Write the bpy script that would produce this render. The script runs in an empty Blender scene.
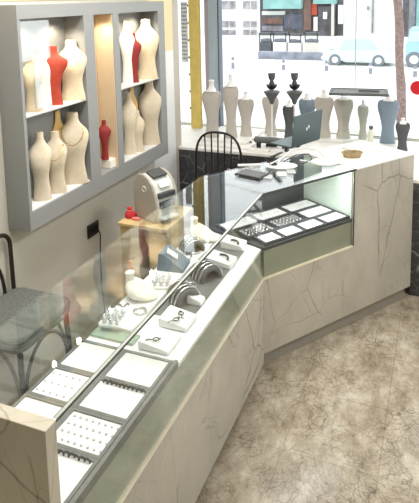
import bpy, math, random
import numpy as np
from mathutils import Vector, Matrix
random.seed(7)
S = bpy.context.scene
COL = S.collection
PI = math.pi

# ------------------------------------------------------------------ camera
CAM = dict(x=.8614, y=-2.7501, z=2.0283, yaw=.3747, pitch=-.1411, roll=-.0175, f=567.39, px=221.84, py=77.87)
def cam_axes():
    c = CAM
    cy, sy, cp, sp = math.cos(c['yaw']), math.sin(c['yaw']), math.cos(c['pitch']), math.sin(c['pitch'])
    fw = Vector((-sy*cp, cy*cp, sp)); rt = Vector((cy, sy, 0)); up = rt.cross(fw)
    cr, sr = math.cos(c['roll']), math.sin(c['roll'])
    return cr*rt+sr*up, -sr*rt+cr*up, fw
RT, UP, FW = cam_axes()
CP = Vector((CAM['x'], CAM['y'], CAM['z']))
cd = bpy.data.cameras.new('camera'); co = bpy.data.objects.new('camera', cd); COL.objects.link(co)
m = Matrix((RT, UP, -FW)).transposed().to_4x4(); m.translation = CP
co.matrix_world = m
cd.sensor_fit = 'VERTICAL'; cd.sensor_height = 36.0
cd.lens = CAM['f']/503*36.0
cd.shift_x = (209.5-CAM['px'])/503
cd.shift_y = (CAM['py']-251.5)/503
cd.clip_start = .05; cd.clip_end = 500
S.camera = co
def _hit(u, v, ax, val):
    d = RT*((u-CAM['px'])/CAM['f']) - UP*((v-CAM['py'])/CAM['f']) + FW
    t = (val-CP[ax])/d[ax]
    return CP+d*t
def at_x(u, v, x): return _hit(u, v, 0, x)
def at_y(u, v, y): return _hit(u, v, 1, y)
def at_z(u, v, z): return _hit(u, v, 2, z)

# ------------------------------------------------------------------ materials
def newmat(name):
    mt = bpy.data.materials.new(name); mt.use_nodes = True
    nt = mt.node_tree; nt.nodes.clear()
    out = nt.nodes.new('ShaderNodeOutputMaterial')
    return mt, nt, out
def lin(c):
    return tuple(((x/255/12.92) if x/255 <= .04045 else ((x/255+.055)/1.055)**2.4) for x in c)+(1,)
def mat(name, rgb, rough=.5, metal=0, var=.06, scale=30, bump=0, spec=.5, coat=0):
    mt, nt, out = newmat(name)
    b = nt.nodes.new('ShaderNodeBsdfPrincipled'); nt.links.new(b.outputs[0], out.inputs[0])
    c = lin(rgb)
    b.inputs['Roughness'].default_value = rough; b.inputs['Metallic'].default_value = metal
    b.inputs['Specular IOR Level'].default_value = spec
    b.inputs['Coat Weight'].default_value = coat
    tc = nt.nodes.new('ShaderNodeTexCoord')
    n = nt.nodes.new('ShaderNodeTexNoise'); n.inputs['Scale'].default_value = scale; n.inputs['Detail'].default_value = 4
    nt.links.new(tc.outputs['Object'], n.inputs['Vector'])
    r = nt.nodes.new('ShaderNodeValToRGB')
    r.color_ramp.elements[0].position = .3; r.color_ramp.elements[1].position = .7
    r.color_ramp.elements[0].color = tuple(x*(1-var) for x in c[:3])+(1,)
    r.color_ramp.elements[1].color = tuple(min(1, x*(1+var)) for x in c[:3])+(1,)
    nt.links.new(n.outputs['Fac'], r.inputs[0]); nt.links.new(r.outputs[0], b.inputs['Base Color'])
    if bump:
        bp = nt.nodes.new('ShaderNodeBump'); bp.inputs['Strength'].default_value = bump; bp.inputs['Distance'].default_value = .004
        nt.links.new(n.outputs['Fac'], bp.inputs['Height']); nt.links.new(bp.outputs[0], b.inputs['Normal'])
    return mt
def marble(name, rgb, vein, rough=.25, scale=1.6, width=.009, cloud=.14, second=True, stretch=(1, 1, 1)):
    mt, nt, out = newmat(name)
    L = nt.links.new
    b = nt.nodes.new('ShaderNodeBsdfPrincipled'); L(b.outputs[0], out.inputs[0])
    b.inputs['Roughness'].default_value = rough
    tc = nt.nodes.new('ShaderNodeTexCoord'); mp = nt.nodes.new('ShaderNodeMapping')
    mp.inputs['Rotation'].default_value = (.6, .75, .4); mp.inputs['Scale'].default_value = stretch
    L(tc.outputs['Object'], mp.inputs[0])
    def veins(sc, w, off):
        n = nt.nodes.new('ShaderNodeTexNoise'); n.inputs['Scale'].default_value = 3.2; n.inputs['Detail'].default_value = 6
        L(mp.outputs[0], n.inputs['Vector'])
        mv = nt.nodes.new('ShaderNodeMix'); mv.data_type = 'RGBA'; mv.inputs[0].default_value = .10
        L(mp.outputs[0], mv.inputs[6]); L(n.outputs['Color'], mv.inputs[7])
        ad = nt.nodes.new('ShaderNodeVectorMath'); ad.operation = 'ADD'; ad.inputs[1].default_value = (off, off*2, -off)
        L(mv.outputs[2], ad.inputs[0])
        v = nt.nodes.new('ShaderNodeTexVoronoi'); v.feature = 'DISTANCE_TO_EDGE'; v.inputs['Scale'].default_value = sc
        L(ad.outputs[0], v.inputs['Vector'])
        d = nt.nodes.new('ShaderNodeMapRange'); d.inputs['From Max'].default_value = w
        d.inputs['To Min'].default_value = 1; d.inputs['To Max'].default_value = 0
        L(v.outputs['Distance'], d.inputs['Value'])
        return d.outputs[0]
    c = lin(rgb)
    n = nt.nodes.new('ShaderNodeTexNoise'); n.inputs['Scale'].default_value = 4; n.inputs['Detail'].default_value = 8; n.inputs['Roughness'].default_value = .65
    L(mp.outputs[0], n.inputs['Vector'])
    r = nt.nodes.new('ShaderNodeValToRGB'); r.color_ramp.elements[0].position = .3; r.color_ramp.elements[1].position = .7
    r.color_ramp.elements[0].color = tuple(x*(1-cloud) for x in c[:3])+(1,)
    r.color_ramp.elements[1].color = tuple(min(1, x*(1+cloud)) for x in c[:3])+(1,)
    L(n.outputs['Fac'], r.inputs[0])
    cur = r.outputs[0]
    for sc, w, o, k in ((scale, width, 0, .6), (scale*1.8, width*.9, 3.1, .42), (scale*3.6, width*1.8, 7.7, .2)):
        v = veins(sc, w, o)
        mk = nt.nodes.new('ShaderNodeMath'); mk.operation = 'MULTIPLY'; L(v, mk.inputs[0])
        # break the veins up so that they start and stop
        g = nt.nodes.new('ShaderNodeTexNoise'); g.inputs['Scale'].default_value = sc*1.3; L(mp.outputs[0], g.inputs['Vector'])
        gr = nt.nodes.new('ShaderNodeMapRange'); gr.inputs['From Min'].default_value = .42; gr.inputs['From Max'].default_value = .58
        gr.inputs['To Max'].default_value = k; L(g.outputs['Fac'], gr.inputs['Value']); L(gr.outputs[0], mk.inputs[1])
        mx = nt.nodes.new('ShaderNodeMix'); mx.data_type = 'RGBA'
        L(mk.outputs[0], mx.inputs[0]); L(cur, mx.inputs[6]); mx.inputs[7].default_value = lin(vein)
        cur = mx.outputs[2]
    L(cur, b.inputs['Base Color'])
    return mt
def glass(name, tint=(.97, .985, .978), r0=.03, rough=0.0):
    mt, nt, out = newmat(name); L = nt.links.new
    t = nt.nodes.new('ShaderNodeBsdfTransparent'); t.inputs[0].default_value = tint+(1,)
    g = nt.nodes.new('ShaderNodeBsdfGlossy'); g.inputs['Roughness'].default_value = rough; g.inputs[0].default_value = (1, 1, 1, 1)
    lw = nt.nodes.new('ShaderNodeLayerWeight'); lw.inputs['Blend'].default_value = .5
    p = nt.nodes.new('ShaderNodeMath'); p.operation = 'POWER'; p.inputs[1].default_value = 5; L(lw.outputs['Facing'], p.inputs[0])
    ml = nt.nodes.new('ShaderNodeMath'); ml.operation = 'MULTIPLY_ADD'; ml.inputs[1].default_value = 1-r0; ml.inputs[2].default_value = r0
    L(p.outputs[0], ml.inputs[0])
    x = nt.nodes.new('ShaderNodeMixShader'); L(ml.outputs[0], x.inputs[0]); L(t.outputs[0], x.inputs[1]); L(g.outputs[0], x.inputs[2])
    L(x.outputs[0], out.inputs[0])
    return mt
def floor_mat():
    mt, nt, out = newmat('polished_stone_floor'); L = nt.links.new
    b = nt.nodes.new('ShaderNodeBsdfPrincipled'); L(b.outputs[0], out.inputs[0])
    b.inputs['Roughness'].default_value = .22
    tc = nt.nodes.new('ShaderNodeTexCoord')
    n1 = nt.nodes.new('ShaderNodeTexNoise'); n1.inputs['Scale'].default_value = 7.5; n1.inputs['Detail'].default_value = 12; n1.inputs['Roughness'].default_value = .8; n1.inputs['Distortion'].default_value = .25
    mf = nt.nodes.new('ShaderNodeMapping'); mf.inputs['Rotation'].default_value = (0, 0, .7); mf.inputs['Scale'].default_value = (1, .6, 1); L(tc.outputs['Object'], mf.inputs[0]); L(mf.outputs[0], n1.inputs['Vector'])
    r1 = nt.nodes.new('ShaderNodeValToRGB'); cr = r1.color_ramp
    cr.elements[0].position = .30; cr.elements[0].color = lin((104, 92, 78))
    cr.elements[1].position = .72; cr.elements[1].color = lin((204, 197, 184))
    e = cr.elements.new(.43); e.color = lin((146, 134, 116))
    e = cr.elements.new(.54); e.color = lin((172, 161, 143))
    L(n1.outputs['Fac'], r1.inputs[0])
    # angular cracks of the brecciated stone
    n2 = nt.nodes.new('ShaderNodeTexNoise'); n2.inputs['Scale'].default_value = 6; n2.inputs['Detail'].default_value = 3
    L(tc.outputs['Object'], n2.inputs['Vector'])
    mv = nt.nodes.new('ShaderNodeMix'); mv.data_type = 'RGBA'; mv.inputs[0].default_value = .16
    L(tc.outputs['Object'], mv.inputs[6]); L(n2.outputs['Color'], mv.inputs[7])
    cur = r1.outputs[0]
    for sc, w, k in ((4, .010, .65), (10, .022, .5), (24, .06, .5)):
        v = nt.nodes.new('ShaderNodeTexVoronoi'); v.feature = 'DISTANCE_TO_EDGE'; v.inputs['Scale'].default_value = sc
        L(mv.outputs[2], v.inputs['Vector'])
        d = nt.nodes.new('ShaderNodeMapRange'); d.inputs['From Max'].default_value = w; d.inputs['To Min'].default_value = k; d.inputs['To Max'].default_value = 0
        L(v.outputs['Distance'], d.inputs['Value'])
        g = nt.nodes.new('ShaderNodeTexNoise'); g.inputs['Scale'].default_value = 3.7; g.inputs['Detail'].default_value = 2; L(tc.outputs['Object'], g.inputs['Vector'])
        gm = nt.nodes.new('ShaderNodeMapRange'); gm.inputs['From Min'].default_value = .36; gm.inputs['From Max'].default_value = .6; L(g.outputs['Fac'], gm.inputs['Value'])
        mm = nt.nodes.new('ShaderNodeMath'); mm.operation = 'MULTIPLY'; L(d.outputs[0], mm.inputs[0]); L(gm.outputs[0], mm.inputs[1])
        mx = nt.nodes.new('ShaderNodeMix'); mx.data_type = 'RGBA'; L(mm.outputs[0], mx.inputs[0]); L(cur, mx.inputs[6]); mx.inputs[7].default_value = lin((70, 60, 50))
        cur = mx.outputs[2]
    n3 = nt.nodes.new('ShaderNodeTexNoise'); n3.inputs['Scale'].default_value = 3.1; n3.inputs['Detail'].default_value = 10; n3.inputs['Roughness'].default_value = .72
    L(tc.outputs['Object'], n3.inputs['Vector'])
    d3 = nt.nodes.new('ShaderNodeMapRange'); d3.inputs['From Min'].default_value = .54; d3.inputs['From Max'].default_value = .68; d3.inputs['To Max'].default_value = .5; L(n3.outputs['Fac'], d3.inputs['Value'])
    mx = nt.nodes.new('ShaderNodeMix'); mx.data_type = 'RGBA'; L(d3.outputs[0], mx.inputs[0]); L(cur, mx.inputs[6]); mx.inputs[7].default_value = lin((224, 217, 203)); cur = mx.outputs[2]
    br = nt.nodes.new('ShaderNodeTexBrick'); br.offset = 0
    br.inputs['Scale'].default_value = 1; br.inputs['Brick Width'].default_value = .42; br.inputs['Row Height'].default_value = .42
    br.inputs['Mortar Size'].default_value = .0022; br.inputs['Color1'].default_value = (1, 1, 1, 1); br.inputs['Color2'].default_value = (.86, .85, .83, 1)
    br.inputs['Mortar'].default_value = (.72, .69, .64, 1)
    mpb = nt.nodes.new('ShaderNodeMapping'); mpb.inputs['Location'].default_value = (-.245, .1, 0); L(tc.outputs['Object'], mpb.inputs[0])
    L(mpb.outputs[0], br.inputs['Vector'])
    mu = nt.nodes.new('ShaderNodeMix'); mu.data_type = 'RGBA'; mu.blend_type = 'MULTIPLY'; mu.inputs[0].default_value = 1
    L(cur, mu.inputs[6]); L(br.outputs['Color'], mu.inputs[7])
    L(mu.outputs[2], b.inputs['Base Color'])
    return mt
M = {}
M['floor'] = floor_mat()
M['wall'] = mat('painted_wall', (206, 202, 190), .8, var=.02, scale=3)
M['ceil'] = mat('ceiling_paint', (235, 233, 228), .9, var=.01)
M['cream'] = mat('warm_spill_cream', (250, 226, 182), .7, var=.03)  # warm lamp spill on the upper wall, put into a colour
M['post'] = mat('jamb_paint', (196, 188, 178), .7, var=.03)
M['marble'] = marble('veined_grey_marble', (190, 185, 174), (104, 92, 80), scale=2.4, stretch=(1, .75, .6))
M['marble_edge'] = marble('veined_marble_end_panel', (200, 194, 178), (96, 86, 72), scale=2.6, stretch=(1, 1, .6))
M['dark_marble'] = marble('dark_marble', (62, 62, 64), (150, 150, 152), scale=5, width=.02, cloud=.25)
M['dark_panel'] = marble('dark_slate_marble', (70, 72, 82), (120, 120, 128), scale=3, width=.01, cloud=.2)
M['plinth'] = mat('brushed_metal_plinth', (158, 154, 145), .4, .1, scale=60)
M['trim_light'] = mat('pale_metal_strip', (232, 222, 200), .35, .0)
M['edge_light'] = mat('ground_glass_edge', (176, 182, 178), .3)
M['edge_dark'] = mat('dark_glass_edge', (70, 74, 74), .3)
M['glass'] = glass('clear_glass')
M['top_glass'] = glass('counter_top_glass', (.972, .985, .978), .032)
M['win_glass'] = glass('window_glass', (.97, .985, .98))
M['mirror_glass'] = glass('coated_glass', (.85, .88, .88), .26)
M['green_glass'] = mat('green_back_painted_glass', (154, 161, 148), .08, var=.05, scale=5, spec=.7)
M['olive_glass'] = mat('olive_back_painted_glass', (158, 159, 142), .08, var=.05, scale=5, spec=.7)
M['green_pad'] = mat('green_glass_sheet', (150, 172, 152), .12, var=.04)
M['mirror'] = mat('pale_green_glass_side', (204, 220, 210), .25, 0, var=.03)
M['deck'] = mat('white_display_board', (242, 242, 243), .6, var=.01)
M['velvet'] = mat('white_velvet', (244, 244, 246), .9, var=.02, scale=200, bump=.2)
M['frame_grey'] = mat('grey_tray_frame', (112, 114, 114), .6, var=.05)
M['frame_dark'] = mat('dark_tray_frame', (70, 74, 78), .6, var=.05)
M['case_grey'] = mat('grey_lacquer', (146, 147, 146), .45, var=.015, scale=6)
M['case_back'] = mat('grey_case_lining', (136, 138, 138), .5, var=.02)
M['niche'] = mat('beige_niche_lining', (214, 190, 156), .7, var=.03)
M['bust_cream'] = mat('cream_linen', (232, 212, 178), .85, var=.06, scale=60, bump=.15)
M['bust_white'] = mat('white_linen', (242, 236, 224), .85, var=.03, scale=60, bump=.15)
M['bust_stone'] = mat('oatmeal_linen', (214, 200, 176), .85, var=.05, scale=60, bump=.15)
M['bust_tan'] = mat('golden_linen', (226, 190, 124), .85, var=.06, scale=60)
M['bust_red'] = mat('red_velvet', (170, 60, 40), .7, var=.12, scale=40)
M['bust_maroon'] = mat('maroon_velvet', (140, 40, 40), .7, var=.12, scale=40)
M['bust_grey'] = mat('warm_grey_linen', (190, 184, 176), .85, var=.04, scale=80)
M['bust_blue'] = mat('blue_grey_linen', (140, 156, 172), .8, var=.05, scale=80)
M['bust_char'] = mat('charcoal_velvet', (82, 84, 88), .8, var=.08, scale=80)
M['black'] = mat('black_lacquer', (36, 36, 38), .35)
M['black_stand'] = mat('dark_grey_leatherette', (92, 94, 95), .55)
M['iron'] = mat('dark_brown_metal', (58, 50, 46), .4, .4)
M['iron_black'] = mat('black_metal', (46, 44, 46), .4, .4)
M['cushion'] = mat('grey_woven_seat', (104, 106, 100), .9, var=.3, scale=90, bump=.4)
M['cushion_side'] = mat('grey_green_seat_roll', (84, 92, 86), .8, var=.12, scale=60, bump=.3)
M['pearl'] = mat('pearl', (206, 206, 206), .4)
M['silver'] = mat('polished_silver', (214, 214, 218), .18, 1.0, var=.02)
M['dark_silver'] = mat('oxidised_silver', (58, 58, 62), .35, .6, var=.05)
M['gold'] = mat('gold', (206, 164, 88), .25, 1.0, var=.03)
M['grey_fab'] = mat('grey_blue_velvet', (112, 126, 138), .8, var=.08, scale=60)
M['stripe_dark'] = mat('charcoal_cushion', (88, 92, 94), .7, var=.08)
M['machine'] = mat('warm_grey_plastic', (170, 166, 154), .5, var=.02)
M['machine_light'] = mat('pale_grey_plastic', (214, 214, 210), .45, var=.02)
M['machine_dark'] = mat('dark_grey_plastic', (70, 72, 74), .5, var=.04)
M['wood'] = mat('pale_wood', (206, 178, 128), .6, var=.08, scale=12)
M['wood_dark'] = mat('brown_wood', (150, 116, 78), .6, var=.08, scale=12)
M['red'] = mat('red_fabric', (196, 44, 52), .7, var=.1)
M['pink'] = mat('pink_fabric', (236, 130, 128), .7, var=.05)
M['orange'] = mat('orange_reflection_tone', (236, 150, 110), .7, var=.05)  # colour of an orange reflection, for the added strip
M['laptop'] = mat('slate_laptop_shell', (82, 98, 102), .4, .2, var=.02)
M['white_pl'] = mat('white_plastic', (240, 240, 240), .4, var=.01)
M['paper'] = mat('paper', (240, 240, 238), .8, var=.01)
M['paper_grey'] = mat('printed_paper', (176, 182, 184), .8, var=.25, scale=40)
M['socket'] = mat('black_socket_plastic', (44, 42, 38), .4)
M['brass'] = mat('aged_brass', (170, 150, 118), .3, .8, var=.15, scale=50)
M['alu'] = mat('pale_blue_aluminium', (176, 192, 208), .4, .2, var=.02)
M['lilac'] = mat('lilac_frame', (170, 164, 190), .5, var=.03)
M['alu_dark'] = mat('dark_gasket', (88, 96, 108), .5)
M['goldpost'] = mat('gold_anodised_post', (224, 198, 112), .4, .1, var=.08, scale=14)
M['blue_ink'] = mat('blue_ink', (92, 134, 190), .6)
M['white_riser'] = mat('white_riser', (236, 234, 230), .5, var=.02)
M['sign_red'] = mat('red_sign', (206, 26, 40), .4)
# outdoors
M['street'] = mat('pale_pavement', (206, 206, 204), .9, var=.04, scale=2)
M['bld_white'] = mat('whitewashed_facade', (206, 206, 204), .9, var=.03, scale=1)
M['bld_cream'] = mat('pale_facade', (190, 186, 180), .9, var=.04, scale=1)
M['bld_win'] = mat('facade_window', (112, 112, 120), .3, var=.4, scale=1.6)
M['bld_pale'] = mat('pale_facade_window', (134, 132, 138), .3, var=.5, scale=2.2)
M['shop_dark'] = mat('shop_front_dark_grey', (70, 70, 76), .6, var=.6, scale=1.6)  # dark grey of the shop row, mottled by noise
M['shop_blue'] = mat('shop_shutter_blue', (66, 74, 92), .5, var=.4, scale=1)
M['shop_brown'] = mat('brown_column_cladding', (100, 74, 66), .7, var=.3, scale=1.5)
M['teal'] = mat('teal_awning', (122, 164, 162), .7, var=.2, scale=1)
M['kerb'] = mat('blue_grey_stone', (122, 126, 138), .8, var=.35, scale=2.5)
M['stall_dk'] = mat('stall_dark_grey', (66, 70, 76), .6, var=.2, scale=3)
M['car_pale'] = mat('pale_blue_car_paint', (186, 204, 212), .25, var=.02, coat=.3)
M['car_blue'] = mat('sky_blue_car_paint', (140, 176, 206), .25, var=.02, coat=.3)
M['car_glass'] = mat('car_window', (168, 188, 198), .1, var=.05)
M['tyre'] = mat('tyre', (104, 110, 118), .8)
M['bark'] = mat('pinkish_bark', (116, 96, 92), .9, var=.45, scale=22, bump=.6)
M['leaf'] = mat('street_tree_leaf', (110, 140, 110), .8, var=.3, scale=2)

# ------------------------------------------------------------------ mesh builder
class MB:
    def __init__(s): s.v = []; s.f = []; s.T = None
    def add(s, vs, fs):
        o = len(s.v)
        s.v += [tuple((s.T @ Vector(p)) if s.T is not None else p) for p in vs]
        s.f += [tuple(i+o for i in f) for f in fs]; return s
    def box(s, x0, x1, y0, y1, z0, z1):
        return s.add([(x0,y0,z0),(x1,y0,z0),(x1,y1,z0),(x0,y1,z0),(x0,y0,z1),(x1,y0,z1),(x1,y1,z1),(x0,y1,z1)],
                     [(0,3,2,1),(4,5,6,7),(0,1,5,4),(1,2,6,5),(2,3,7,6),(3,0,4,7)])
    def prism(s, poly, z0, z1):
        a = sum(poly[i][0]*poly[(i+1) % len(poly)][1]-poly[(i+1) % len(poly)][0]*poly[i][1] for i in range(len(poly)))
        if a < 0: poly = poly[::-1]
        n = len(poly)
        return s.add([(x, y, z0) for x, y in poly]+[(x, y, z1) for x, y in poly],
                     [tuple(range(n))[::-1], tuple(range(n, 2*n))]+[(i, (i+1) % n, n+(i+1) % n, n+i) for i in range(n)])
    def loft(s, rings, cap=True):
        n = len(rings[0]); vs = [p for r in rings for p in r]; fs = []
        for k in range(len(rings)-1):
            for i in range(n):
                j = (i+1) % n
                fs.append((k*n+i, k*n+j, (k+1)*n+j, (k+1)*n+i))
        if cap: fs += [tuple(range(n))[::-1], tuple(range((len(rings)-1)*n, len(rings)*n))]
        return s.add(vs, fs)
    def lathe(s, prof, c=(0, 0, 0), n=20):
        return s.loft([[(c[0]+r*math.cos(2*PI*i/n), c[1]+r*math.sin(2*PI*i/n), c[2]+z) for i in range(n)] for r, z in prof])
    def tube(s, path, r, n=8, closed=False):
        P = [Vector(p) for p in path]; rings = []
        up = Vector((0, 0, 1)); prev = None
        for i, p in enumerate(P):
            a = P[i-1] if (i > 0 or closed) else P[i]
            b = P[(i+1) % len(P)] if (i < len(P)-1 or closed) else P[i]
            t = (b-a).normalized()
            if prev is None:
                x = t.cross(up)
                if x.length < 1e-3: x = t.cross(Vector((1, 0, 0)))
            else: x = prev-t*prev.dot(t)
            x.normalize(); prev = x; y = t.cross(x)
            rr = r[i] if isinstance(r, (list, tuple)) else r
            rings.append([tuple(p+x*rr*math.cos(2*PI*k/n)+y*rr*math.sin(2*PI*k/n)) for k in range(n)])
        if closed: rings.append(rings[0]); return s.loft(rings, False)
        return s.loft(rings)
    def torus(s, c, R, r, axis='z', n=20, k=8):
        pts = []
        for i in range(n):
            a = 2*PI*i/n; p = {'z': (math.cos(a), math.sin(a), 0), 'y': (math.cos(a), 0, math.sin(a)), 'x': (0, math.cos(a), math.sin(a))}[axis]
            pts.append(tuple(c[j]+R*p[j] for j in range(3)))
        return s.tube(pts, r, k, True)
    def sphere(s, c, rx, ry=None, rz=None, n=14, k=9):
        ry = ry or rx; rz = rz or rx
        rings = []
        for j in range(1, k):
            t = -PI/2+PI*j/k
            rings.append([(c[0]+rx*math.cos(t)*math.cos(2*PI*i/n), c[1]+ry*math.cos(t)*math.sin(2*PI*i/n), c[2]+rz*math.sin(t)) for i in range(n)])
        return s.loft(rings)
    def build(s, name, m, parent=None, bevel=0, smooth=False, label=None):
        me = bpy.data.meshes.new(name); me.from_pydata(s.v, [], s.f); me.update()
        ob = bpy.data.objects.new(name, me); COL.objects.link(ob); me.materials.append(M[m])
        if smooth:
            me.polygons.foreach_set('use_smooth', [True]*len(me.polygons))
            try: me.set_sharp_from_angle(angle=math.radians(50))
            except Exception: pass
        if bevel:
            b = ob.modifiers.new('bevel', 'BEVEL'); b.width = bevel; b.segments = 2; b.limit_method = 'ANGLE'
        if parent is not None: ob.parent = parent
        if label: ob['label'] = label
        return ob
def tag(o, label, cat, group=None, kind=None):
    if label: o['label'] = label
    if cat: o['category'] = cat
    if group: o['group'] = group
    if kind: o['kind'] = kind
    return o
def thing(name, label, cat, loc=(0, 0, 0), rz=0, group=None):
    o = bpy.data.objects.new(name, None); COL.objects.link(o); o.empty_display_size = .05
    o.location = loc; o.rotation_euler = (0, 0, rz)
    return tag(o, label, cat, group)
def struct(mb, name, m, bevel=0, parent=None):
    o = mb.build(name, m, parent, bevel)
    if parent is None: o['kind'] = 'structure'
    return o
def dup(root, loc, rz=None, label=None, group=None):
    r = root.copy(); COL.objects.link(r); r.location = loc
    if rz is not None: r.rotation_euler = (0, 0, rz)
    if label: r['label'] = label
    if group: r['group'] = group
    for ch in list(root.children):
        c = ch.copy(); COL.objects.link(c); c.parent = r
        for g in list(ch.children):
            d = g.copy(); COL.objects.link(d); d.parent = c
    return r

# ------------------------------------------------------------------ room
WX = -1.15; WY = 2.15; CEIL = 2.95; RX = 2.9; NY = -4.2
BZ = .813
struct(MB().box(-1.7, RX, NY, WY+.05, -.1, 0), 'floor', 'floor')
struct(MB().box(-1.7, RX, NY, WY+.05, CEIL, CEIL+.1), 'ceiling', 'ceil')
struct(MB().box(WX-.12, WX, NY, 1.30, 0, CEIL), 'wall_left', 'wall')
struct(MB().box(RX, RX+.12, NY, WY, 0, CEIL), 'wall_right', 'wall')
struct(MB().box(-1.7, RX, NY-.12, NY, 0, CEIL), 'wall_front', 'wall')
struct(MB().box(-1.9, RX, WY+.06, WY+.2, 2.6, CEIL), 'wall_back', 'wall')
struct(MB().box(-1.9, RX, WY+.06, WY+.2, -.1, BZ), 'wall_back_lower', 'wall')
struct(MB().box(-1.82, -1.70, 1.30, WY+.06, 0, CEIL), 'wall_side_window', 'bld_white')
struct(MB().box(-1.70, WX, 1.30, 1.42, 0, CEIL), 'trim_1', 'post')
struct(MB().box(WX, WX+.006, .93, 1.30, 1.62, CEIL), 'warm_spill_board_1', 'cream')  # cream board painting in the warm lamp light beside the showcase
struct(MB().box(WX, WX+.006, NY, .93, 2.03, CEIL), 'warm_spill_board_2', 'cream')  # likewise, warm lamp spill painted along the wall above the showcase
struct(MB().box(WX, WX+.006, .93, 1.30, 0, 1.62), 'window_light_board', 'white_pl')  # white board with the window light on this wall put into its colour
# window: panes, mullions
w = thing('window_1', None, None, (0, WY, 0)); w['kind'] = 'structure'
MB().box(-1.68, RX, -.005, .005, BZ, 2.6).build('pane', 'win_glass', w)
x0, x1 = at_y(210.5, 40, WY).x, at_y(219.5, 40, WY).x
MB().box(x0, x1, -.05, .05, BZ, 2.6).build('mullion', 'alu', w)
MB().box(x1, x1+.012, -.045, .045, BZ, 2.6).build('gasket', 'alu_dark', w)
a0, a1 = at_y(205.5, 40, WY).x, at_y(210.3, 40, WY).x
MB().box(a0, a1, -.02, .04, BZ, 2.6).build('side_frame', 'lilac', w)
a0, a1 = at_y(190, 40, WY).x, at_y(199.5, 40, WY).x
g_ = thing('window_2', None, None, (0, WY-.12, 0)); g_['kind'] = 'structure'
a0, a1 = at_y(190, 40, WY-.12).x, at_y(199.5, 40, WY-.12).x
MB().box(a0, a1, -.02, .03, BZ, 2.6).build('gold_post', 'goldpost', g_)
mb = MB()
for k in range(9): mb.sphere((a0-.012+.002*(k % 2), .0, 1.0+k*.16), .012, n=8, k=6)
mb.build('hinge_knob', 'edge_dark', g_)
# sticker with blue writing beside the post
st = thing('window_sticker', 'tall white sticker with blue lettering on the glass left of the gold post', 'sticker', (0, WY-.02, 0))
a0, a1 = at_y(181.5, 40, WY-.02).x, at_y(188, 40, WY-.02).x
zt, zb = at_y(184, 2, WY-.02).z, at_y(184, 62, WY-.02).z
MB().box(a0, a1, 0, .003, zb, zt).build('backing', 'paper', st)
random.seed(3)
for k in range(15):
    z = zt-(k+.6)/15.6*(zt-zb); q = a0+.004; mb = MB()
    while q < a1-.012:
        l = random.uniform(.006, .016); mb.box(q, min(q+l, a1-.003), -.002, 0, z-.006, z+.006); q += l+.005
    mb.build('lettering', 'blue_ink', st)
# window bench in dark marble
bn = thing('window_bench', 'dark veined marble window bench with a pale top running below the shop window', 'bench', (0, 1.36, 0))
MB().prism([(-1.148, 0), (.34, 0), (.345, .06), (.70, .06), (.70, -.29), (2.88, -.29), (2.88, .74), (-1.148, .74)], 0, BZ-.02).build('marble_body', 'dark_marble', bn)
MB().prism([(-1.148, -.004), (.32, -.004), (.345, .055), (.695, .055), (.695, -.296), (2.885, -.296), (2.885, .745), (-1.148, .745)], BZ-.02, BZ).build('bench_top', 'white_riser', bn)
MB().prism([(-1.69, .07), (-1.149, .07), (-1.149, .745), (-1.69, .745)], 0, BZ).build('side_ledge', 'white_riser', bn)
hd_ = MB(); hd_.torus((-.705, -.016, .66), .012, .004, 'y', 14, 6); hd_.build('drawer_ring', 'silver', bn)

# ------------------------------------------------------------------ counters
HM, HD, HT = .522, .695, 1.0
D, E, T, PY_ = .43, 1.7216, .0416, 1.0565
TH = .9725; S1, S2, W2 = .6917, 1.2547, .45
BY = .168                      # back corner of the bend
c1 = thing('display_counter', 'long near glass jewellery counter with a veined marble base and marble end panel', 'counter')
poly = [(0, 0), (0, -E), (-D, -E), (-D, BY)]
ins = lambda e: [(-e, -.004), (-e, -E+.002), (-D+e, -E+.002), (-D+e, BY-.012)]
MB().prism([(-.0, -.001), (-.0, -E), (-D, -E), (-D, BY-.001)], .03, HM-.008).build('marble_base', 'marble', c1)
MB().prism([(-.03, -.03), (-.03, -E), (-D+.03, -E), (-D+.03, BY-.03)], 0, .03).build('plinth', 'plinth', c1)
MB().prism([(.002, -.002), (.002, -E), (-D, -E), (-D, BY-.002)], HM-.008, HM).build('base_trim', 'trim_light', c1)
MB().box(-.022, -.012, -E+.001, -.012, HM, HD-.018).build('lower_panel', 'green_glass', c1)
MB().box(-D+.008, -D+.018, -E+.001, BY-.016, HM, HD-.018).build('rear_panel', 'deck', c1)
MB().prism([(-.010, -.006), (-.010, -E+.001), (-D+.008, -E+.001), (-D+.008, BY-.014)], HD-.018, HD-.004).build('deck', 'deck', c1)
MB().box(-.0225, -.0085, -E+.001, -PY_+.03, HD-.018, HD+.013).build('deck_edge', 'frame_grey', c1)
for a, b in ((-E+.001, -PY_-.001), (-PY_+.001, -.003)):
    MB().box(-.008, -.002, a, b, HM, HT-.009).build('front_glass', 'glass', c1)
    MB().prism([(0, b if b > -.1 else b), (0, a), (-D, a), (-D, BY-.004 if b > -.1 else b)], HT-.008, HT).build('top_glass', 'top_glass', c1)
MB().box(-D, -D+.006, -E+.001, BY-.010, HD-.004, HT-.009).build('back_glass', 'glass', c1)
MB().box(-D+.008, -.009, -PY_-.003, -PY_+.003, HD-.003, HT-.009).build('partition', 'glass', c1)
MB().box(-.0005, .0015, -E, -.002, HT-.006, HT+.0005).build('top_edge', 'edge_dark', c1)
MB().box(-.0115, -.0095, -E+.002, -.012, HT+.0002, HT+.0012).build('edge_seal', 'edge_dark', c1)
MB().box(-.0095, -.0005, -E+.002, -.006, HT+.0002, HT+.0008).build('edge_strip', 'edge_light', c1)
MB().box(-D-.004, .0, -E-T, -E, 0, HT).build('end_panel', 'marble_edge', c1, .002)

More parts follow.
